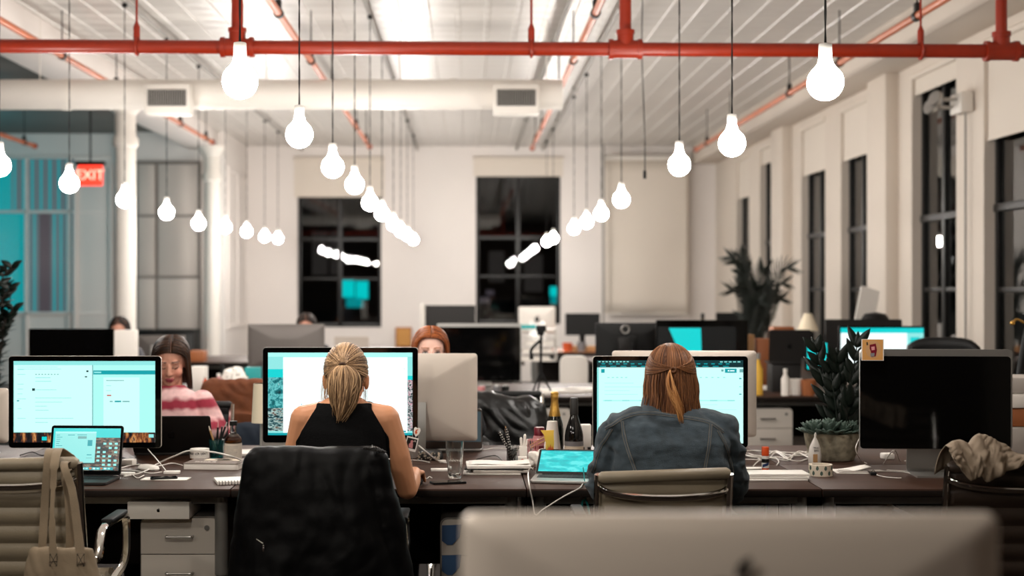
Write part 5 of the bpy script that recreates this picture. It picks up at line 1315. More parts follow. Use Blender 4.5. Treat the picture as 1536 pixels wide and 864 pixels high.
# ------------------------------------------------------------------ the woman in the black halter top
AX, AY = -.443, 5.12
A = thing('person', 'person with a blond ponytail and black halter top, seen from behind, hand on a mouse', 'person', (AX, AY, 0))
b = MB()
b.loft([(0,.02,.47,.165,.13),(0,.02,.56,.172,.125),(0,.0,.68,.138,.10),(0,-.01,.80,.142,.102),(0,-.008,.91,.152,.102),(0,.0,.99,.160,.092),(0,.008,1.045,.15,.075),(0,.018,1.078,.105,.062),(0,.025,1.105,.062,.055)], 32)
b.ell((.07,.078,.95),(.06,.03,.075)); b.ell((-.07,.078,.95),(.06,.03,.075))
b.chain([(0,.022,1.07),(0,.045,1.17)],[.056,.051])
HA = T(.004,.062,1.178) @ RX(R(-8)) @ RZ(PI)
head(b, HA)
b.chain([(.09,.01,1.045),(.152,.0,1.03),(.196,.012,.90),(.226,.05,.772)],[.046,.051,.043,.038]); b.chain([(.226,.05,.772),(.236,.16,.787),(.243,.285,.795)],[.039,.037,.026])
b.chain([(-.09,.01,1.045),(-.142,.0,1.03),(-.175,.01,.90),(-.195,.04,.775)],[.046,.051,.043,.038]); b.chain([(-.195,.04,.775),(-.19,.16,.79),(-.165,.285,.795)],[.039,.037,.026])
hand(b, (.243,.29,.797), (.05,1,-.05), (0,0,1), (-1,0,0), .55, .95); hand(b, (-.165,.29,.797), (.15,1,-.05), (0,0,1), (1,0,0), .5, .95)
legs(b)
meA = skin(b, .0042, 5)
top_sel = lambda p: .70 < p.z < 1.088 and abs(p.x) < .166 and abs(p.x-.003) < .099 + max(0, 1.072-p.z)*.60 and p.y < .14
trA = shell(meA, lambda p: p.z < .74 and abs(p.x) < .168+.0*p.z, .006, 'trousers')
topA = shell(meA, top_sel, .0055, 'halter_top')
paint(meA, lambda p, n: SKIN_A)
meA.materials.append(M['skin']); finish('body', meA, A, ang=180)
defm('halter_black', (7,7,8), .9, spec=.15, var=.2, vs=50, bump=.3, bs=160); defm('trousers_black', (22,22,26), .85)
topA.materials.append(M['halter_black']); finish('halter_top', topA, A, ang=180, solid=.004)
trA.materials.append(M['trousers_black']); finish('trousers', trA, A, ang=180)
rh = random.Random(21); b = MB()
cA, rA = Vector((0,.012,.024)), Vector((.079,.097,.099)); KA = Vector((.004,.112,.03))
blond = (lc(82,55,36), lc(224,184,140))
cap(b, HA, cA, rA, lambda m: not (m.y < -.035 and m.z < .075) and not (m.y < .045 and m.z < -.005) and m.z > -.075, lc(78,50,30))
def scalp(dv, k=1.0): dv = dv.normalized(); return cA + Vector((dv.x*rA.x, dv.y*rA.y, dv.z*rA.z))*k
dK = Vector(((KA.x-cA.x)/rA.x, (KA.y-cA.y)/rA.y, (KA.z-cA.z)/rA.z)).normalized()
def pull(rnd, u):
    th = 2*PI*u + rnd.uniform(-.05,.05); e1 = Vector((1,0,0)); e2 = dK.cross(e1).normalized()
    side = (e1*math.cos(th) + e2*math.sin(th))
    far = 1.75 if side.z > -.3 else 1.05
    far *= rnd.uniform(.55, 1); far = min(far, 1.9); pts = []
    for i in range(11):
        g = far*(1-i/10); w = rnd.uniform(-.006,.006)
        dv = dK*math.cos(g) + side*math.sin(g); pts.append(HA @ (scalp(dv, 1.012+.03*math.sin(PI*i/10)*.5+.035*(i/10)**4) + Vector((w*.15,0,w*.15))))
    return pts
strands(b, 620, pull, rh, blond, .0019)
def tail(rnd, u):
    s = rnd.uniform(-1,1); L = rnd.uniform(.14,.215)*(1-.22*max(0,s)); dp = rnd.uniform(0,1); ph = rnd.uniform(0,6); am = rnd.choice((.002,.004,.011)); pts = []; sp = .078 if s < 0 else .052
    for i in range(17):
        t = i/16; w = math.sin(PI*min(1,t*.93+.035))**.75
        x = KA.x + s*sp*w*(1-.2*t) - .006*t + .022*t*t + am*t*math.sin(ph+8*t); y = KA.y + .014 + .036*math.sin(PI*min(1,t*.8))*(.4+.6*dp) - .030*t*t; z = KA.z - L*(t**1.15) + .012*math.sin(PI*min(1,t*2))*(1-abs(s)*.6)
        pts.append(HA @ Vector((x,y,z)))
    return pts
strands(b, 380, tail, rh, blond, .0021, sides=5)
b.col = lc(70,48,34); b.tube([HA @ (KA+Vector((.011*math.cos(a),.010,.009*math.sin(a)))) for a in [2*PI*i/16 for i in range(16)]], .005, 7, closed=True)
def stray(rnd, u):
    s = rnd.choice((-1,1)); x0 = s*rnd.uniform(.05,.078); pts = []
    for i in range(8):
        t = i/7; pts.append(HA @ Vector((x0+s*.012*math.sin(3*t)+rnd.uniform(-.001,.001), .055-.02*t, -.0-.13*t*rnd.uniform(.9,1))))
    return pts
strands(b, 26, stray, rh, (lc(170,126,84), lc(214,176,130)), .0008)
b.build('hair', M['hair'], A, ang=180)
x, y = AX+.245, AY+.385
t = thing('computer_mouse', 'dark computer mouse under the hand of the ponytailed woman', 'mouse', (x, y, DESK)); bm_ = MB(); bm_.loft([(0,0,0,.028,.055),(0,0,.012,.03,.057),(0,.0,.022,.024,.045),(0,0,.028,.008,.02)], 20); bm_.build('shell', M['space_grey'], t)
# ring cable with small earphone ends beside the hand
cable('pale earphone ends lying beside the hand of the ponytailed woman', [dz(632,716),dz(640,719),dz(644,716),dz(648,718)], .002)

# ------------------------------------------------------------------ the woman in the denim jacket
BX, BY = .730, 5.12
B_ = thing('person', 'person with half tied brown hair and a denim jacket, seen from behind', 'person', (BX, BY, 0))
b = MB()
b.loft([(0,.02,.47,.165,.13),(0,.02,.56,.17,.125),(0,0,.7,.15,.105),(0,-.01,.85,.16,.105),(0,0,.98,.165,.095),(0,.015,1.045,.13,.07),(0,.025,1.08,.07,.058)], 28)
b.chain([(0,.025,1.05),(.003,.05,1.16)],[.056,.052])
HB = T(.012,.068,1.166) @ RX(R(-10)) @ RZ(PI)
head(b, HB); legs(b)
for s in (-1, 1):
    b.chain([(s*.15,.0,1.0),(s*.22,.05,.79),(s*.10,.30,.80)],[.045,.04,.03]); hand(b, (s*.10,.305,.797), (-s*.1,1,-.05), (0,0,1), (-s,0,0), .5, .95)
meB = skin(b, .005, 5); trB = shell(meB, lambda p: p.z < .62, .006, 'trousers')
paint(meB, lambda p, n: SKIN_A); meB.materials.append(M['skin']); finish('body', meB, B_, ang=180)
trB.materials.append(M['trousers_black']); finish('trousers', trB, B_, ang=180)
b = MB()
b.loft([(0,.015,.52,.20,.15),(0,0,.62,.19,.135),(0,-.012,.74,.198,.132),(0,-.015,.86,.210,.132),(0,-.008,.95,.215,.125),(.0,.005,1.01,.195,.105),(.003,.018,1.05,.14,.082),(.005,.03,1.078,.085,.07)], 36, p=2.6)
for s in (-1, 1):
    b.chain([(s*.12,.005,1.015),(s*.185,.0,.985),(s*.222,.018,.87),(s*.232,.06,.778)],[.058,.066,.062,.060]); b.chain([(s*.232,.06,.778),(s*.19,.19,.80),(s*.12,.275,.803)],[.060,.052,.044])
def wr(p):
    a = abs(p.x)
    sl = max(0, min(1, (a-.16)/.05))
    w = .0045*fbm((p.x*.7+3, p.y*.5, p.z*1.3), 16, 3) + .004*abs(fbm((p.x+p.z*.8, p.y, p.z-.5*p.x), 11, 2))
    if sl: w += sl*.006*math.sin(p.z*62+p.x*30+4*noise.noise(p*14))
    return w
meJ = skin(b, .0048, 4, bump=wr)
bvh = BVHTree.FromPolygons([v.co.copy() for v in meJ.vertices], [tuple(p.vertices) for p in meJ.polygons])
defm('denim', (56,68,76), .85, var=.30, vs=26, bump=.45, bs=420, sheen=.1)
defm('denim_light', (74,83,90), .85, var=.2, vs=60, bump=.3, bs=300); defm('thread', (120,116,106), .7)
meJ.materials.append(M['denim']); jk = finish('denim_jacket', meJ, B_, ang=180)
def on_jacket(px, py, Yg=5.0, off=.001):
    x, z = PX(px, Yg)-BX, PZ(py, Yg)
    h = bvh.ray_cast(Vector((x,-1,z)), Vector((0,1,0)))
    return (h[0]+h[1]*off) if h[0] is not None else None
band, thr = MB(), MB()
seams_ = [((911,647),(931,634),(955,625),(985,623),(1020,627),(1047,631),(1069,637),(1089,650)), ((936,635),(940,664),(948,692),(956,715)), ((1069,638),(1063,668),(1056,702),(1052,718)), ((921,646),(908,668),(899,690),(893,715)), ((1080,648),(1092,672),(1101,695),(1106,715)), ((985,623),(986,604)) ][:5]
for sm in seams_:
    pts = [(p.x, p.y) for p in arc([(a,c,0) for a,c in sm], 8)]
    q = [on_jacket(*p) for p in pts]; q = [p for p in q if p is not None]
    if len(q) > 3: band.tube(q, .0038, 6)
    for o in (-1.9, 1.9):
        horiz = abs(sm[0][0]-sm[-1][0]) > abs(sm[0][1]-sm[-1][1])
        qq = [on_jacket(p[0]+(0 if horiz else o), p[1]+(o if horiz else 0), off=.0030) for p in pts]; qq = [p for p in qq if p is not None]
        if len(qq) > 3: thr.tube(qq, .0010, 5)
bd = band.build('seam_band', M['denim_light'], jk); thr.build('stitching', M['thread'], bd)
b = MB()
def collar(u, v):
    a = 2*PI*u; k = .084+.012*(1-v)+.004*math.sin(3*a); return (.004+k*math.cos(a)*1.05, .035+k*math.sin(a)*.86, 1.058+.05*v-.022*max(0,math.sin(a))*1+.004*noise.noise((math.cos(a)*3,math.sin(a)*3,0)))
b.grid(collar, 48, 7, wrap=True); b.build('collar', M['denim'], jk, solid=.008)
# hair B
rh = random.Random(5); b = MB(); cB, rB = Vector((0,.012,.024)), Vector((.083,.10,.101)); KB = Vector((.006,.118,.022))
brown = (lc(84,50,30), lc(156,104,66)); light = (lc(150,96,52), lc(216,158,98))
cap(b, HB, cB, rB, lambda m: not (m.y < -.03 and m.z < .07) and m.z > -.10, lc(78,48,30))
def fall(rnd, u):
    # in head space +y is the back: angle 0 = back, +-1.75 = just behind the temples
    th = rnd.uniform(-1.75,1.75); st_ = rnd.uniform(.02,.5); zend = -.108-rnd.uniform(0,.05)-.03*max(0,math.cos(th)); k = rnd.uniform(1.0,1.10); fr = rnd.uniform(.04,.20); kink = rnd.uniform(-.006,.006); pts = []
    for i in range(14):
        t = i/13
        if t < .6:
            g = st_ + (PI/2+.05-st_)*(t/.6); pts.append((cB.x+rB.x*k*math.sin(g)*math.sin(th), cB.y+rB.y*k*math.sin(g)*math.cos(th), cB.z+rB.z*(k*.985)*math.cos(g)))
        else:
            q = (t-.6)/.4; fl = 1+fr*q; pts.append((cB.x+rB.x*k*math.sin(th)*fl+kink*math.sin(6*q), cB.y+rB.y*k*math.cos(th)*(1-.12*q), cB.z-.006-(cB.z-zend)*q+.002*math.sin(9*q+th*7)))
    return [HB @ Vector(p) for p in pts]
strands(b, 1000, fall, rh, brown, .0021)
def half(rnd, u):
    s = -1 if u < .5 else 1; th = s*rnd.uniform(1.2,1.75); g0 = rnd.uniform(.75,1.6); pts = []
    for i in range(10):
        t = i/9; a = th*(1-t)+.06*s*t; g = g0*(1-t)+1.5*t + .12*math.sin(PI*t); k = 1.08+.03*math.sin(PI*t)+.06*t
        pts.append(HB @ Vector((cB.x+rB.x*k*math.sin(g)*math.sin(a), cB.y+rB.y*k*math.sin(g)*math.cos(a), cB.z+rB.z*k*math.cos(g))))
    return pts
strands(b, 90, half, rh, (lc(88,54,32), lc(150,98,60)), .0018)
b.col = lc(96,60,34); b.tube([HB @ (KB+Vector((.009*math.cos(a),.006,.008*math.sin(a)))) for a in [2*PI*i/14 for i in range(14)]], .0055, 7, closed=True)
def lock(rnd, u):
    s = rnd.choice((-1,-1,1,1,1)); w = rnd.uniform(.6,1.1); L = rnd.uniform(.13,.195); pts = []
    for i in range(14):
        t = i/13
        x = KB.x-.012 + (-.020*w*math.sin(PI*min(1,t*1.25)) if s < 0 else .010*w*t) - (.040*t*t*w if s < 0 else .030*w*t*t)*(-1 if 1 else 1)
        pts.append(HB @ Vector((-x if 0 else KB.x-(x-KB.x), KB.y+.012+.014*math.sin(PI*t)-.02*t*t+.03*t, KB.z-L*t)))
    return pts
strands(b, 110, lock, rh, light, .0021, sides=5)
b.build('hair', M['hair'], B_, ang=180)

# ------------------------------------------------------------------ the woman in the pink striped sweater (faces the camera)
def sitter(label, X, Y, head_px, skin_c, sweater, hairfn, pitch=0, yaw=0, lean=0.0, eyes='open', lips=(150,70,70), brow=(60,36,28), blush=None, arms=True, name='person', vox=.0048, zs=1.0, fine=True, iris=(70,52,40), roll=0):
    t = thing(name, label, 'person', (X, Y, 0))
    hx = PX(head_px[0], Y-.09)-X; hz = PZ(head_px[1], Y-.09); s0 = hz-.12-.045
    b = MB(); dz_ = s0-1.045
    b.loft([(0,.0,.47,.165,.13),(0,.0,.56,.172,.125),(0,.0,.7+dz_*.5,.142,.10),(0,-lean*.4,.85+dz_,.152,.105),(0,-lean*.7,.98+dz_,.158,.095),(hx*.5,-lean,1.04+dz_,.13,.07),(hx*.7,-lean-.01,1.075+dz_,.065,.056)], 28)
    b.chain([(hx*.6,-lean,1.04+dz_),(hx,-.055,hz-.06)],[.055,.05])
    H = T(hx,-.09,hz) @ RZ(yaw) @ RY(roll) @ RX(pitch); head(b, H); legs(b, side=-1)
    aj = [((s*.15,-lean,.995+dz_),(s*.215,-.05,.80),(s*.13,-.27,.80)) for s in (-1,1)]
    for s, (p0,p1,p2) in zip((-1,1), aj):
        b.chain([p0,p1],[.047,.04]); b.chain([p1,p2],[.04,.028]); hand(b, (p2[0],p2[1]-.005,.793), (-s*.25,-1,-.05), (0,0,1), (-s,0,0), .45, .95)
    me = skin(b, vox, 3); fp = face_paint(H, skin_c, lips=lc(*lips), brow=lc(*brow), eyes=eyes, blush=blush, iris=iris)
    paint(me, fp); me.materials.append(M['skin']); tr = shell(me, lambda p: p.z < .62, .006, 'trousers'); finish('body', me, t, ang=180)
    tr.materials.append(M['trousers_black']); finish('trousers', tr, t, ang=180)
    b = MB(); 
    b.loft([(0,.0,.55,.195,.15),(0,0,.7+dz_*.5,.178,.13),(0,-lean*.4,.85+dz_,.188,.132),(0,-lean*.7,.97+dz_,.185,.118),(hx*.4,-lean,1.03+dz_,.150,.092),(hx*.6,-lean-.005,1.065+dz_,.085,.074),(hx*.7,-lean-.01,1.085+dz_,.068,.064)], 30)
    for s, (p0,p1,p2) in zip((-1,1), aj): b.chain([p0,p1],[.068,.062]); b.chain([p1,p2],[.062,.048])
    ms = skin(b, .007, 4, bump=lambda p: .005*fbm(p, 14, 2)); ms.materials.append(M['tinted_cloth']); paint(ms, sweater); finish('sweater', ms, t, ang=180)
    hb = MB(); hairfn(hb, H); hb.build('hair', M['hair'], t, ang=180)
    return t
def pink(p, n):
    a = p.z*1.0 + .012*noise.noise(p*9) + .01*noise.noise(p*30); s = .5+.5*math.sin(a*2*PI/.098+1.9)
    c = Vector(lc(150,44,62)).lerp(Vector(lc(228,186,184)), max(0,min(1,(s-.25)*1.9))); return c*(1+.12*noise.noise(p*60))
def long_hair(cols, capc, part=.0, zend=-.17, n=700, gap=1.15, kk=(1.02,1.12), seed=3, fwd=1.08, puff=1.0):
    """parted hair: every strand starts on the parting and falls to its own side of the face"""
    def fn(b, H):
        rnd_ = random.Random(seed); c0, r0 = Vector((0,.012,.026)), Vector((.080*puff,.098,.098))
        cap(b, H, c0, r0, lambda m: m.y > .0 and m.z > -.09, capc)
        def f_(rnd, u):
            w = rnd.random()**.8; a = fwd-2.1*w; sd = rnd.choice((-1,1)); th = gap+rnd.uniform(0,.45)+(PI-gap-.4)*max(0,w-.12); th = min(th, PI-.02)
            if a > .6: th = gap+rnd.uniform(-.05,.5)
            d0 = Vector((part*10*sd*0+.02*sd, -math.sin(a), math.cos(a))).normalized(); d1 = Vector((math.sin(th)*sd, -math.cos(th), -.02)).normalized()
            k = rnd.uniform(*kk); ze = zend+rnd.uniform(-.025,.035); om = math.acos(max(-1,min(1,d0.dot(d1)))); pts = []
            for i in range(15):
                t = i/14
                if t < .62:
                    q = t/.62; d = (d0*math.sin((1-q)*om)+d1*math.sin(q*om))/math.sin(om); kq = 1.012+(k-1.012)*math.sin(q*PI/2)
                    d = (d+Vector((sd*.10*math.sin(PI*q),0,.10*math.sin(PI*q)))).normalized()
                    pts.append(c0+Vector((d.x*r0.x,d.y*r0.y,d.z*r0.z))*kq+Vector((part*(1-q),0,0)))
                else:
                    q = (t-.62)/.38; pts.append(Vector((c0.x+r0.x*k*d1.x*(1+.10*q), c0.y+r0.y*k*d1.y*(1-.25*q), c0.z-(c0.z-ze)*q+.003*math.sin(8*q+th*5))))
            return [H @ p for p in pts]
        strands(b, n, f_, rnd_, cols, .0024)
    return fn
CX_ = PX(262,7.2)
C_ = sitter('person with dark brown hair and a pink striped sweater, looking down at a dark laptop', CX_, 7.2, (256,541), SKIN_C, pink,
   long_hair((lc(30,19,14), lc(74,48,32)), lc(26,17,13), .010, -.140, 1000, 1.12, (1.03,1.18), 7), pitch=R(20), yaw=R(6), lean=.06, eyes='down', lips=(150,66,72), blush=lc(206,120,104))
D_ = sitter('person with long red hair whose eyes peep over a silver monitor back', PX(648,7.2), 7.2, (646,527), SKIN_D, lambda p, n: lc(24,24,28),
   long_hair((lc(96,44,20), lc(190,108,56)), lc(96,46,24), .0, -.17, 1000, 1.10, (1.02,1.16), 9), pitch=R(3), yaw=R(4), lean=.05, lips=(176,84,84), brow=(150,96,68), blush=lc(240,170,160), iris=(64,50,40))

# ================================================================== JACKETS, BAG AND CLOTH ON THE CHAIRS
JX, JY = PX(475,4.75), 4.75
b = MB()
b.loft([(0,.0,.30,.295,.11),(.02,.0,.42,.295,.115),(.012,.0,.56,.278,.105),(.006,.0,.70,.258,.092),(.002,.0,.84,.242,.075),(0,.0,.925,.236,.056),(0,.0,.955,.228,.042),(0,.0,.972,.205,.022)], 44, p=3.2)
b.chain([(.205,-.02,.93),(.25,-.02,.72),(.292,-.01,.46)],[.036,.052,.05]); b.chain([(-.212,-.02,.93),(-.236,-.02,.72),(-.262,-.01,.46)],[.03,.042,.045])
def folds(p):
    q = Vector((p.x*8+1.4*noise.noise((p.x*3,p.z*3,0)), p.y*2, p.z*2.2)); top = max(0,min(1,(p.z-.86)/.1))
    return (.014*noise.noise(q)+.008*abs(noise.noise(q*2.2+Vector((3,1,0)))))*(1-.55*top) + .004*noise.noise(p*22)
me = skin(b, .0075, 5, bump=folds)
defm('jacket_black', (4,4,5), .5, spec=.14, var=.3, vs=30, bump=.05, bs=90)
J = thing('jacket', 'large black jacket draped over the back of a chair, sleeves hanging', 'jacket', (JX, JY, 0))
me.materials.append(M['jacket_black']); finish('shell', me, J, ang=180)
bj = BVHTree.FromPolygons([v.co.copy() for v in me.vertices], [tuple(p.vertices) for p in me.polygons])
def onj(px, py): 
    h = bj.ray_cast(Vector((PX(px,4.63)-JX,-1,PZ(py,4.63))), Vector((0,1,0))); return h[0]-Vector((0,.002,0)) if h[0] else Vector((PX(px,4.63)-JX,-.11,PZ(py,4.63)))
b = MB(); b.tube([onj(382,812), onj(387,815), onj(392,818)], .0022, 6); p = onj(393,822); b.box(tuple(p), (.006,.003,.008), .001); b.box((p.x,p.y,p.z-.011), (.005,.002,.013), .001); b.build('zip_pull', M['chrome'], J)
b = MB(); b.tube([onj(545+1.1*i, 672+.22*i+1.5*math.sin(i*2.1)) for i in range(30)], [.005+.002*math.sin(i*2.7) for i in range(30)], 8); b.build('collar_trim', M['dark_grey'], J)

def drape(label, X, Y, ztop, w, m, seed, depth=.07, zb=.35, name='jacket', amp=1.0, tilt=0):
    b = MB(); sl = tilt
    b.loft([(0,0,zb,w*.62,depth*1.3),(0,0,zb+.2,w*.6,depth*1.4),(0,0,ztop-.2,w*.55,depth*1.2),(0,0,ztop-.07,w*.5,depth),(0,0,ztop-.02,w*.44,depth*.7),(0,0,ztop,w*.36,depth*.35)], 36, p=2.8)
    b.chain([(w*.42,-.02,ztop-.08),(w*.5,-.04,ztop-.3),(w*.46,-.04,zb+.06)],[.05,.055,.05])
    o = Vector((seed*2.3, seed, seed*.7))
    me = skin(b, .009, 5, bump=lambda p: amp*(.018*noise.noise(Vector((p.x*8,p.y*3,p.z*5))+o)+.014*abs(noise.noise(Vector((p.x*13+p.z*9,p.y*4,p.z*8))+o))) + tilt*p.x*(max(0,p.z-ztop+.3)))
    me.materials.append(m); t = finish(name, me, None, (X,Y,0), ang=180); return tag(t, label, 'jacket')
defm('leather_black', (8,8,8), .32, var=.2, vs=20, bump=.2, bs=60)
drape('black leather jacket heaped over a chair behind the desk with the champagne', PX(752,8.2), 8.2, PZ(592,8.2), .50, M['leather_black'], 1.3, .10, .4, amp=1.6, tilt=-.3)
drape('brown suede jacket draped over a chair behind the whisky bottle', PX(362,8.05), 7.95, PZ(567,8.0), .44, M['suede_brown'], 4.1, .08, .62)
drape('navy garment hanging on the chair below the brown suede jacket', PX(384,7.75), 7.70, PZ(634,7.7), .34, M['navy'], 6.2, .05, .45)
for X, Y, lb in ((PX(756,8.2),8.02,'black leather office chair under the heaped leather jacket'),(PX(362,7.95),7.75,'black leather office chair under the brown suede jacket'),(CX_,7.27,'black office chair of the woman in the pink striped sweater'),(PX(648,7.2),7.27,'black office chair of the red-haired woman')):
    office_chair(lb, X, Y+.0, .90, 'black_plastic', PI, group='black office chairs across the bench')

def strap(mb, pts, w, th=.003, n=8, sx=(1,0,0)):
    P = arc(pts, n); rings = []
    for i, p in enumerate(P):
        tn = (P[min(i+1,len(P)-1)]-P[max(i-1,0)]).normalized(); s = Vector(sx); s = (s-tn*s.dot(tn)); s = s.normalized() if s.length > .2 else Vector((0,1,0)); n_ = tn.cross(s)
        ww = w[min(i*len(w)//len(P), len(w)-1)] if isinstance(w, (list,tuple)) else w
        rings.append([p-s*ww/2-n_*th/2, p+s*ww/2-n_*th/2, p+s*ww/2+n_*th/2, p-s*ww/2+n_*th/2])
    mb.add(*_rings(rings))
YT = 4.56
TB = thing('tote_bag', 'beige canvas tote bag hanging by its straps from the cream chair corner', 'bag', (PX(94,YT), YT, 0))
ox = PX(94,YT)
def q3(px, py, Y): return (PX(px,Y)-ox, Y-YT, PZ(py,Y))
b = MB(); b.loft([(0,0,.33,.12,.04),(0,0,.36,.135,.055),(0,0,.50,.132,.055),(-.004,0,.60,.118,.045),(-.002,0,.655,.104,.030),(0,0,.668,.098,.022)], 36, p=2.6)
me = skin(b, .006, 4, bump=lambda p: .010*noise.noise(Vector((p.x*14,p.y*6,p.z*9)))+.006*abs(noise.noise(Vector((p.x*26+p.z*12,p.y,p.z*8)))))
me.materials.append(M['canvas']); finish('bag_body', me, TB, ang=180)
b = MB(); strap(b, [q3(80,842,4.52),q3(79,815,4.53),q3(78,770,4.55),q3(80,725,4.58),q3(82,695,4.60),(PX(83,4.64)-ox,4.66-YT,.966),(PX(84,4.72)-ox,4.77-YT,.962),(PX(100,4.72)-ox,4.80-YT,.92),(PX(101,4.66)-ox,4.62-YT,.93),q3(108,735,4.58),q3(116,790,4.55),q3(122,845,4.52)], [.024,.02,.013,.02,.028,.028,.028,.026,.024,.024,.026,.028]); b.build('strap', M['canvas'], TB)
b = MB(); strap(b, [q3(62,838,4.60),q3(64,810,4.60),q3(67,760,4.62),q3(71,700,4.62),(PX(73,4.66)-ox,4.67-YT,.968),(PX(74,4.72)-ox,4.79-YT,.955),(PX(97,4.72)-ox,4.82-YT,.90),(PX(99,4.66)-ox,4.65-YT,.90),q3(103,745,4.62),q3(105,800,4.60),q3(104,838,4.60)], [.026,.026,.027,.028,.028,.026]); b.build('strap', M['canvas'], TB)
b = MB()
for px in (80, 121):
    c = q3(px, 840, 4.495); b.tube([(c[0]-.011,c[1],c[2]-.02),(c[0]+.011,c[1],c[2]-.02),(c[0]+.011,c[1],c[2]+.02),(c[0]-.011,c[1],c[2]+.02)], .001, 5, closed=True); b.tube([(c[0]-.011,c[1],c[2]-.02),(c[0]+.011,c[1],c[2]+.02)],.001,5); b.tube([(c[0]+.011,c[1],c[2]-.02),(c[0]-.011,c[1],c[2]+.02)],.001,5)
b.build('stitching', M['dark_grey'], TB)
# cloth on the brown chair
YK2 = 4.70; ox = PX(1480,YK2)
def lerp_px(tab, x):
    for (a, p), (c, q) in zip(tab, tab[1:]):
        if x <= c: return p+(q-p)*max(0,(x-a)/(c-a))
    return tab[-1][1]
top_ = [(1418,672),(1430,663),(1442,661),(1456,667),(1466,655),(1474,650),(1486,656),(1502,664),(1518,674),(1536,682),(1590,690)]
bot_ = [(1418,684),(1426,694),(1436,708),(1444,720),(1454,716),(1462,712),(1470,722),(1482,716),(1496,708),(1512,702),(1526,692),(1536,694),(1590,704)]
def sheet(u, v):
    px = 1420+165*u; zt_, zb_ = PZ(lerp_px(top_,px),4.7), PZ(lerp_px(bot_,px),4.64); x = PX(px,4.68)-ox
    if v < .62: q = v/.62; z = zb_+(zt_-zb_)*(q**.85); y = -.075*math.cos(q*PI/2)-.01
    else: q = (v-.62)/.38; z = zt_-.10*q*q; y = .09*q
    w = .022*noise.noise(Vector((u*13+v*2.2,v*2.5,1)))+.012*abs(noise.noise(Vector((u*24-v*5,v*5,4))))
    return (x+.006*noise.noise(Vector((u*9,v*6,9))), y-w*1.25, z+.4*w*(1 if .1 < v else .3))
b = MB(); b.grid(sheet, 90, 40)
me = b.mesh('cloth')
me.materials.append(M['stone_cloth']); o = finish('crumpled_cloth', me, None, (ox,YK2,0), ang=180, solid=.003); tag(o, 'crumpled beige cloth thrown over the top of the brown chair', 'cloth')
far_person('person with short dark hair behind the black monitor by the white column', 180, 475, 12.1, lc(60,60,66))
far_person('person with dark hair behind the grey aluminium monitor back', 460, 470, 12.1, lc(40,40,46))
# --- bits on the benches behind
def box_px(name, label, cat, px0, px1, py0, py1, Y, d, m, rz=0, bev=.004, zb=None):
    w = (px1-px0)*Y/F; z1, z0 = PZ(py0,Y), PZ(py1,Y) if zb is None else zb
    t = thing(name, label, cat, ((PX(px0,Y)+PX(px1,Y))/2, Y+d/2, z0), rz)
    b = MB(); b.box((0,0,(z1-z0)/2),(w,d,z1-z0),bev); b.build('shell', M[m], t)
    b = MB(); b.box((0,0,z1-z0+.001),(w*.98,d*.98,.004),.001); b.build('lid', M[m], t)
    return t
box_px('carton', 'white carton standing beside the black monitor by the column', 'box', 171, 203, 496, 560, 10.6, .1, 'paper', zb=DESK)
box_px('carton', 'brown carton on the third bench behind the dark haired woman', 'box', 284, 306, 527, 552, 14.7, .2, 'wood_orange', zb=DESK)
box_px('carton', 'white carton on the second bench beside the round column', 'box', 286, 307, 551, 574, 10.3, .14, 'paper', zb=DESK)
box_px('carton', 'teal carton beside the tissue bag on the second bench', 'box', 367, 390, 552, 576, 10.2, .1, 'teal_box', zb=DESK)
crumple('big crumpled white tissue bag on the second bench', PX(352,10.15), 10.15, DESK, .09, .08, .095, 5)
def small_bottle(label, px, py0, Y, r, body, cap_, z=DESK):
    h = PZ(py0,Y)-z; t = thing('bottle', label, 'bottle', (PX(px,Y), Y, z)); b = MB(); b.lathe([(.001,0),(r,0),(r,h*.62),(r*.45,h*.78),(r*.4,h*.86),(.001,h*.86)], n=16); b.build('body', M[body], t); b = MB(); b.lathe([(.001,h*.86),(r*.5,h*.86),(r*.5,h),(.001,h)], n=14); b.build('cap', M[cap_], t)
small_bottle('small orange bottle on the second bench beside the white carton', 308, 563, 10.15, .02, 'red_orange', 'paper')
small_bottle('dark bottle on the second bench beside the tissue bag', 334, 548, 10.25, .03, 'black_plastic', 'black_plastic')
small_bottle('pale pink bottle on the second bench beside the tissue bag', 328, 560, 10.1, .028, 'bottle_pink', 'paper')
small_bottle('clear drink bottle with a yellow label beside the silver monitor edge', 1137, 530, 10.1, .035, 'yellow', 'alu')
small_bottle('tall white bottle on the second bench beside the grey laptop', 1178, 553, 10.05, .03, 'paper', 'paper')
def cup_px(label, px, py0, py1, Y, w, m, cat='cup', z=DESK, name='cup'):
    h = PZ(py0,Y)-PZ(py1,Y); r = w*Y/F/2; t = thing(name, label, cat, (PX(px,Y), Y, z)); b = MB(); b.lathe([(.001,0),(r*.8,0),(r,h),(r*.9,h),(r*.72,.006),(.001,.006)], n=20); b.build('bowl', M[m], t)
    b = MB(); b.tube([(r*.85+.02*math.sin(a),0,h*.5+.025*math.cos(a)) for a in [PI*i/8 for i in range(9)]], .005, 6); b.build('handle', M[m], t)
cup_px('white mug on the second bench beside the tall white bottle', 1193, 556, 580, 10.1, 22, 'paper'); cup_px('brown mug on the second bench behind the plant', 1213, 562, 586, 10.05, 24, 'wood_orange')
cup_px('orange pot on the orange wooden desk', 851, 515, 528, 17.1, 15, 'red_orange'); cup_px('grey mug on the orange wooden desk', 872, 514, 528, 17.1, 14, 'label_grey')
b = MB(); b.box((0,0,.03),(.5,.16,.06),.01); single(b, 'wooden_tray', M['wood_light'], 'pale wooden tray on the orange desk', 'tray', loc=(PX(878,17.25),17.3,DESK))
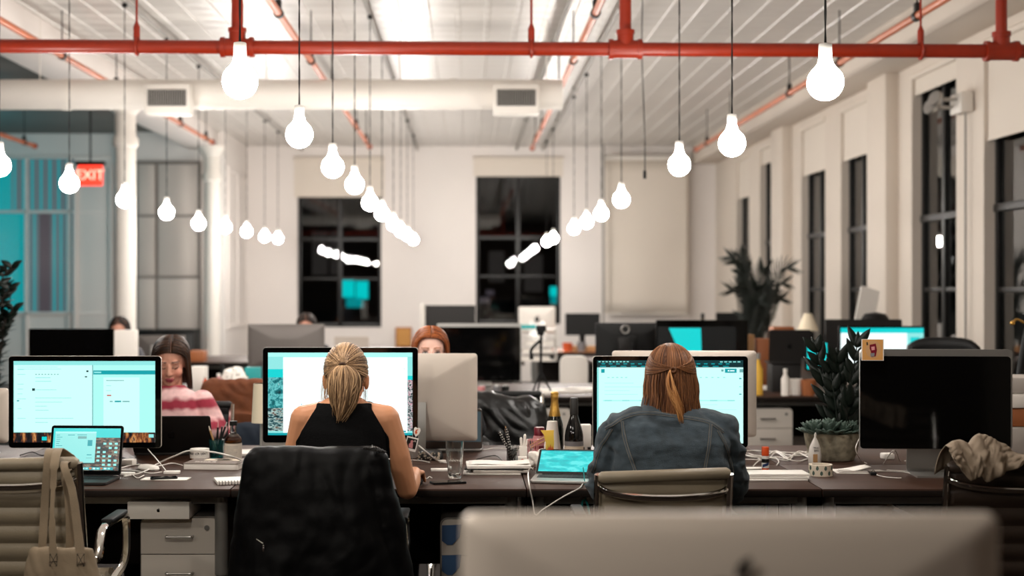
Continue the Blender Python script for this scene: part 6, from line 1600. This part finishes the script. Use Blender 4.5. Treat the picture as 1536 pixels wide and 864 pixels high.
# framed cork board leaning against the back wall
YW = 22.7
t = thing('cork_board', 'small brown cork board on the back wall behind the red-haired woman', 'board', (PX(605,YW), YW+.1, PZ(506,YW))); b = MB(); b.box((0,0,0),(.26,.03,.32),.006); b.build('frame', M['wood_orange'], t); b = MB(); b.box((0,-.017,0),(.22,.006,.28)); b.build('cork', M['cork'], t)
# white file tray tower below the camera tripod
t = thing('tray_tower', 'white open tray tower with dark gaps behind the small tripod', 'shelf', (PX(805,14.9), 14.9, DESK)); zt_ = PZ(493,14.9)-DESK
b = MB()
for sx in (-1,1): b.box((sx*.2,0,zt_/2),(.012,.3,zt_),.002)
b.build('side_panel', M['white_paint'], t)
for i in range(5):
    b = MB(); b.box((0,0,.006+(zt_-.012)*i/4),(.4,.3,.012),.002); b.build('tray', M['white_paint'], t)
for i in range(3):
    b = MB(); b.box((-.02+.02*i,-.02,.0125+(zt_-.012)*i/4+.02),(.3,.22,.04),.003); single(b, 'paper_stack', M['paper'], ('papers in the lowest tray of the white tower','papers in the middle tray of the white tower','papers in the upper tray of the white tower')[i], 'paper', loc=(PX(805,14.9),14.9,DESK))
b = MB(); b.box((0,0,.02),(.16,.2,.04),.004); single(b, 'folder', M['teal_box'], 'teal folder lying on top of the white tray tower', 'folder', loc=(PX(792,14.9),14.9,PZ(493,14.9)))
# tripod with camera
Yt = 10.25; t = thing('camera_tripod', 'small black tripod with a camera and a clip arm on the second bench', 'tripod', (PX(811,Yt), Yt, DESK)); ht = PZ(502,Yt)-DESK
b = MB(); b.cyl((0,0,.10),(.004,0,ht),.010,10); b.build('column', M['black_plastic'], t)
for i in range(3):
    a = R(100+120*i); b = MB(); b.cyl((0,0,.16),(.085*math.cos(a),.085*math.sin(a),.005),.007,8); b.build('leg', M['black_plastic'], t)
b = MB(); b.box((0,0,ht+.012),(.05,.05,.03),.006); b.box((.004,0,ht+.045),(.07,.04,.045),.008); b.cyl((.004,-.02,ht+.047),(.004,-.05,ht+.047),.018,14); b.build('camera', M['black_plastic'], t)
b = MB(); b.tube(arc([(.002,0,ht-.04),(-.05,0,ht-.085),(-.07,0,ht-.12),(-.065,0,ht-.15)],5), .011, 8); b.box((-.066,0,ht-.16),(.03,.03,.04),.006); b.build('clip_arm', M['black_plastic'], t)
# keyboard, papers on the second bench
t = thing('keyboard', 'white keyboard at the edge of the second bench', 'keyboard', (PX(797,10.12), 10.15, DESK)); b = MB(); b.box((0,0,.008),(.36,.12,.016),.004); b.build('case', M['white_paint'], t)
b = MB()
for i in range(14):
    for j in range(5): b.box((-.165+.0254*i,-.045+.0225*j,.018),(.02,.018,.005))
b.build('keys', M['paper'], t)
for i, (px, py, w, d, rz, lb) in enumerate(((842,590,.30,.25,8,'bright white papers on the second bench below the white chair'),(872,588,.2,.28,-12,'white papers beside the desk leg of the second bench'),(700,582,.18,.2,4,'grey papers at the foot of the wide black display'),(1165,585,.25,.2,-6,'loose papers on the second bench beside the mugs'),(1228,583,.22,.2,9,'papers on the second bench behind the plant leaves'))):
    x, y = DK(px, py); slab('paper_stack', lb, 'paper', x, y+.1, w, d, .02, R(rz), M['paper'])
for i, (px, m, lb) in enumerate(((722,'bottle_pink','small pink pot at the foot of the wide black display'),(745,'label_grey','small grey pot at the foot of the wide black display'),(758,'black_plastic','small black pot at the foot of the wide black display'))):
    t = thing('small_pot', lb, 'pot', (PX(px,10.2), 10.22, DESK)); b = MB(); b.lathe([(.001,0),(.025,0),(.03,.05),(.025,.055),(.001,.056)], n=14); b.build('body', M[m], t); b = MB(); b.lathe([(.001,.056),(.02,.056),(.018,.066),(.001,.068)], n=12); b.build('lid', M['alu'], t)
# white shell chair behind the second bench
Yc = 12.0; t = thing('shell_chair', 'white plastic shell chair behind the bench with the papers', 'chair', (PX(862,Yc), Yc, 0)); zt_ = PZ(534,Yc)
b = MB(); b.rrloft([(-.012,.235,.46,.06),(.0,.24,.47,.06),(.012,.235,.46,.06)], M=T(0,.1,zt_-.235)); b.build('backrest', M['white_paint'], t)
b = MB(); b.box((0,-.1,.45),(.4,.4,.03),.012); b.build('seat', M['white_paint'], t)
for sx in (-1,1):
    for sy in (-.26,.08): b = MB(); b.cyl((sx*.15,sy,.44),(sx*.19,sy*1.15,0),.012,8); b.build('leg', M['chrome'], t)
b = MB(); b.box((0,.1,.5),(.06,.02,.3),.006); b.build('back_bracket', M['alu'], t)
# projection screen, cabinet, table lamp, panel, palm
YS = 22.6
t = thing('hanging_projection_screen', 'wide pale projection screen hanging on the back wall by the corner', 'screen', (PX(972,YS), YS+.1, 0)); x0, x1 = PX(908,YS)-PX(972,YS), PX(1034,YS)-PX(972,YS)
b = MB(); b.grid(lambda u,v: (x0+(x1-x0)*u, -.03+.02*math.sin(u*7+v*2)*(v), PZ(240,YS)+(PZ(470,YS)-PZ(240,YS))*v), 24, 12); b.build('fabric', M['cream_blind'], t, solid=.004)
b = MB(); b.cyl((x0-.03,-.02,PZ(236,YS)),(x1+.03,-.02,PZ(236,YS)),.045,14); b.build('roller_case', M['white_paint'], t); b = MB(); b.box(((x0+x1)/2,-.02,PZ(471,YS)),(x1-x0,.03,.03),.006); b.build('hem_bar', M['white_paint'], t)
t = thing('low_cabinet', 'long black low cabinet against the grey panel screen', 'cabinet', (-4.23, 20.05, 0)); b = MB(); b.box((0,0,.45),(.86,.5,.9),.01); b.build('body', M['black_plastic'], t)
for sx in (-1,1): b = MB(); b.box((sx*.212,-.256,.46),(.41,.012,.82),.004); b.build('door', M['frame_black'], t)
b = MB(); b.box((0,0,.91),(.88,.54,.02),.004); b.build('top', M['black_plastic'], t)
Yl = 11.15; t = thing('table_lamp', 'small table lamp with a cream cone shade by the window pillar', 'lamp', (PX(1212,Yl), Yl, DESK)); z1, z0 = PZ(470,Yl)-DESK, PZ(496,Yl)-DESK
b = MB(); b.lathe([(.03,z1),(.085,z0),(.082,z0),(.027,z1)], n=24); b.build('lamp_shade', M['lamp_shade'], t)
b = MB(); b.lathe([(.001,0),(.07,0),(.07,.015),(.02,.03),(.05,z0*.5),(.045,z0*.7),(.012,z0*.85),(.012,z0+.02),(.001,z0+.02)], n=20); b.cyl((-.08,0,z0+.01),(.08,0,z0+.01),.003,6); b.build('base', M['black_plastic'], t)
box_px('basket', 'brown woven basket on the second bench beside the grey laptop', 'basket', 1160, 1192, 491, 560, 11.0, .16, 'wood_orange', zb=DESK)
for i, (px, c, lb) in enumerate(((1120,'wood_light','pale box on the second bench behind the edge of the silver monitor'),(1150,'wood_orange','small brown box beside the woven basket'))):
    box_px('carton', lb, 'box', px-14, px+12, 503+6*i, 560, 10.9, .15, c, zb=DESK)
b = MB(); b.rrloft([(0,.30,.62,.02),(.02,.30,.62,.02)], M=RY(R(14))); t = single(b, 'white_board', M['paper'], 'white board leaning beside the window pillar above the bright screen', 'board', loc=(PX(1302,11.2), 11.25, PZ(468,11.2)))
t.scale = (.5,1,.62); 
t = thing('speaker', 'black domed speaker behind the big bright screen', 'speaker', (PX(1310,11.25), 11.2, DESK)); z1 = PZ(468,11.2)-DESK
b = MB(); b.lathe([(.001,0),(.09,0),(.09,.02),(.02,.03),(.02,z1-.09),(.10,z1-.085),(.105,z1-.05),(.08,z1-.015),(.001,z1)], n=24); b.build('dome', M['black_plastic'], t); b = MB(); b.lathe([(.1005,z1-.085),(.107,z1-.075),(.107,z1-.065),(.1005,z1-.06)], n=24); b.build('rim', M['dark_grey'], t)
# small things on the third bench
small_bottle('small golden clock-like jar on the far bench under the screen', 1054, 470, 15.1, .04, 'foil_gold', 'dark_grey'); 
b = MB(); b.box((0,0,.15),(.2,.15,.3),.01); single(b, 'carton', M['paper'], 'pale carton on the far bench between the two black monitors', 'box', loc=(PX(999,15.0),15.1,DESK))
laptop('pale laptop back on the far bench beside the ponytailed head', PX(528,14.9), 15.0, PI, w=.36, d=.25, ang=100, body='alu_back', rects=[(0,0,1,1,'scr_dark')])
t = thing('desk_lamp', 'tall white tube lamp beside the dark grey screen at the back wall', 'lamp', (PX(634,15.0), 15.0, DESK)); b = MB(); b.lathe([(.001,0),(.07,0),(.07,.015),(.028,.02),(.028,PZ(456,15.0)-DESK),(.001,PZ(455,15.0)-DESK)], n=18); b.build('tube', M['white_paint'], t); b = MB(); b.lathe([(.03,.06),(.032,.06),(.032,.1),(.03,.1)], n=18); b.build('collar', M['alu'], t)
# palm by the windows
Yp = 14.2; x = PX(1132,Yp)
t = thing('potted_palm', 'tall dark palm with arching fronds in the corner by the windows', 'plant', (x, Yp, 0))
b = MB(); b.lathe([(.001,0),(.17,0),(.2,.38),(.19,.38),(.17,.34),(.001,.34)], n=24); b.build('pot', M['dark_grey'], t)
b = MB(); rq = random.Random(17)
for i in range(5): b.tube(arc([(rq.uniform(-.05,.05),rq.uniform(-.05,.05),.34),(rq.uniform(-.08,.08),rq.uniform(-.08,.08),.8),(rq.uniform(-.14,.14),rq.uniform(-.1,.1),1.15)],5), .018, 7)
b.build('stems', M['leaf_palm'], t)
for i in range(24):
    a = rq.uniform(0,2*PI); L = rq.uniform(.40,.72); o = V(rq.uniform(-.1,.1), rq.uniform(-.1,.1), rq.uniform(.75,1.25)); d = V(math.cos(a),math.sin(a),0); sp = rq.uniform(.1,.5)
    pts = arc([o, o+d*L*.22*sp+V(0,0,L*.45), o+d*L*.55*sp+V(0,0,L*.8), o+d*L*sp+V(0,0,L*(1.0-.35*sp))], 6); b = MB(); n = len(pts); b.tube(pts, [.006*(1-.7*k/n) for k in range(n)], 5)
    for k in range(3, n):
        tn = (pts[min(k+1,n-1)]-pts[k-1]).normalized(); sd = tn.cross(V(0,1,0)); sd = sd.normalized() if sd.length > .1 else V(1,0,0)
        for s in (-1,1): leaf(b, pts[k], tn*.9+sd*s*.55, tn.cross(sd), .20*(1-.35*k/n), .007, .1, .2)
    b.build('frond', M['leaf_palm'], t, solid=.001)
# leafy tree at the picture edge
Yf_ = 9.2; x = PX(-18,Yf_)
t = thing('potted_tree', 'dark leafy tree at the picture edge beside the cyan booth', 'plant', (x, Yf_, 0))
b = MB(); b.lathe([(.001,0),(.15,0),(.18,.34),(.17,.34),(.15,.3),(.001,.3)], n=24); b.build('pot', M['concrete'], t)
b = MB(); lf = MB()
for i in range(16):
    a = rq.uniform(0,2*PI); h = rq.uniform(.85,1.65); ro = rq.uniform(.05,.17); p1 = V(ro*math.cos(a), ro*math.sin(a), h); pts = arc([V(0,0,.3), V(p1.x*.3,p1.y*.3,h*.55), p1],7); b.tube(pts, [.009*(1-.7*k/len(pts)) for k in range(len(pts))], 5)
    for k in range(5, len(pts)):
        tn = (pts[min(k+1,len(pts)-1)]-pts[k-1]).normalized()
        for s in (-1,1):
            sd = V(rq.uniform(-1,1),rq.uniform(-1,1),rq.uniform(-.2,.6)).normalized(); leaf(lf, pts[k], tn*.4+sd, V(0,0,1), rq.uniform(.07,.11), .024, .15, .2)
for px, py in ((20,401),(22,464),(12,480),(16,434)):
    p1 = V(PX(px,Yf_)-x, -.03, PZ(py,Yf_)); pts = arc([V(0,0,.9), V(p1.x*.4,0,p1.z-.15), p1],7); b.tube(pts, .005, 5)
    for k in range(6, len(pts), 2):
        for s in (-1,1): leaf(lf, pts[k], V(s*.9,rq.uniform(-.4,.4),.6), V(0,-1,.3), .085, .022, .15, .15)
b.build('stems', M['soil'], t); lf.build('leaves', M['leaf_dark'], t, solid=.001)
# dark task chairs beyond the window-side bench
def task_chair(label, x, y, ztop, rz=0, w=.5, m='black_plastic'):
    t = thing('task_chair', label, 'chair', (x, y, 0), rz, 'black task chairs by the windows'); hb = ztop-.5
    b = MB(); b.grid(lambda u,v: ((u-.5)*w*(1-.12*(2*v-1)**2), -.22-.08*v+.05*(2*u-1)**2*-1+.05, .5+hb*v-.06*(2*u-1)**4*v), 16, 14); b.build('backrest', M[m], t, solid=.035)
    b = MB(); b.box((0,.02,.46),(.48,.46,.07),.03); b.build('seat', M[m], t)
    b = MB(); b.cyl((0,0,.1),(0,0,.43),.03,12); b.build('gas_column', M['chrome'], t)
    b = MB()
    for i in range(5): a = R(90+72*i); b.tube([(0,0,.1),(.3*math.cos(a),.3*math.sin(a),.06)],[.03,.018],8); b.ell((.3*math.cos(a),.3*math.sin(a),.03),.028,nu=10,nv=8)
    b.build('star_base', M['black_plastic'], t)
    for s in (-1,1): b = MB(); b.tube(arc([(s*.26,-.1,.5),(s*.28,-.1,.66),(s*.28,.12,.67)],5), .018, 8); b.build('armrest', M['black_plastic'], t)
task_chair('high backed black chair at the right end beyond the dark monitor', PX(1535,8.6), 8.7, PZ(478,8.5), R(28), .6)
task_chair('black chair whose curved top cuts into the big bright screen', PX(1432,9.35), 9.4, PZ(506,9.2), R(-30), .5)
b = MB(); b.tube(arc([(0,0,0),(.03,0,.02),(.10,0,-.02)],5), .006, 6); b.ell((0,0,0), .014, nu=10, nv=8); single(b, 'brass_hook', M['foil_gold'], 'small brass hook on the high backed black chair', 'hook', loc=(PX(1511,8.38),8.30,PZ(484,8.38)))
# boxes at the end of the bench
for i, (y0, y1, m, lb) in enumerate(((568,590,'paper_grey','topmost pale box of the stack beyond the dark monitor'),(592,612,'paper','second box from the top of the stack beyond the dark monitor'),(614,640,'wood_orange','brown box in the stack beyond the dark monitor'),(642,672,'paper_grey','lowest box of the stack beyond the dark monitor'))):
    box_px('storage_box', lb, 'box', 1512+2*(i % 2), 1600, y0, y1, 6.5, .28, m, R((-2,3,-3,1)[i]), zb=None if i < 3 else DESK)

pedestal('white pedestal under the window side desk with a crumpled bag on it', PX(1292,5.62), 5.62, w=.31, h=.50)
b = MB(); b.ell((0,0,.06),(.14,.12,.075)); b.ell((.06,.0,.05),(.10,.11,.06)); me = skin(b, .008, 3, bump=lambda p: .02*noise.noise(p*14)+.012*abs(noise.noise(p*26)))
zm = min(v.co.z for v in me.vertices)
for v in me.vertices: v.co.z -= zm
me.materials.append(M['stone_cloth']); tag(finish('crumpled_bag', me, None, (PX(1292,5.8),5.8,.501), ang=180), 'crumpled beige bag in the shade under the window side desk', 'bag')
# ================================================================== CAMERA AND RENDER SETTINGS
cam = bpy.data.cameras.new('camera'); co = bpy.data.objects.new('camera', cam); COL.objects.link(co)
co.location = (0, 0, EYE); co.rotation_euler = (PI/2, 0, 0)
cam.sensor_width = 36; cam.lens = F * 36 / 1536
cam.shift_x = (768 - CX) / 1536; cam.shift_y = -(432 - CY) / 1536
cam.clip_start = .05; cam.clip_end = 100
cam.dof.use_dof = True; cam.dof.focus_distance = 5.4; cam.dof.aperture_fstop = 2.0
scene.camera = co
w = bpy.data.worlds.new('night'); scene.world = w; w.use_nodes = True
w.node_tree.nodes['Background'].inputs['Color'].default_value = (.5,.6,.7,1); w.node_tree.nodes['Background'].inputs['Strength'].default_value = .004
scene.view_settings.view_transform = 'Standard'; scene.view_settings.look = 'None'; scene.view_settings.gamma = 1; scene.view_settings.exposure = 0
scene.view_settings.use_curve_mapping = False
scene.cycles.sample_clamp_indirect = 6; scene.cycles.use_denoising = True; scene.cycles.max_bounces = 8
scene.cycles.caustics_reflective = False; scene.cycles.caustics_refractive = False
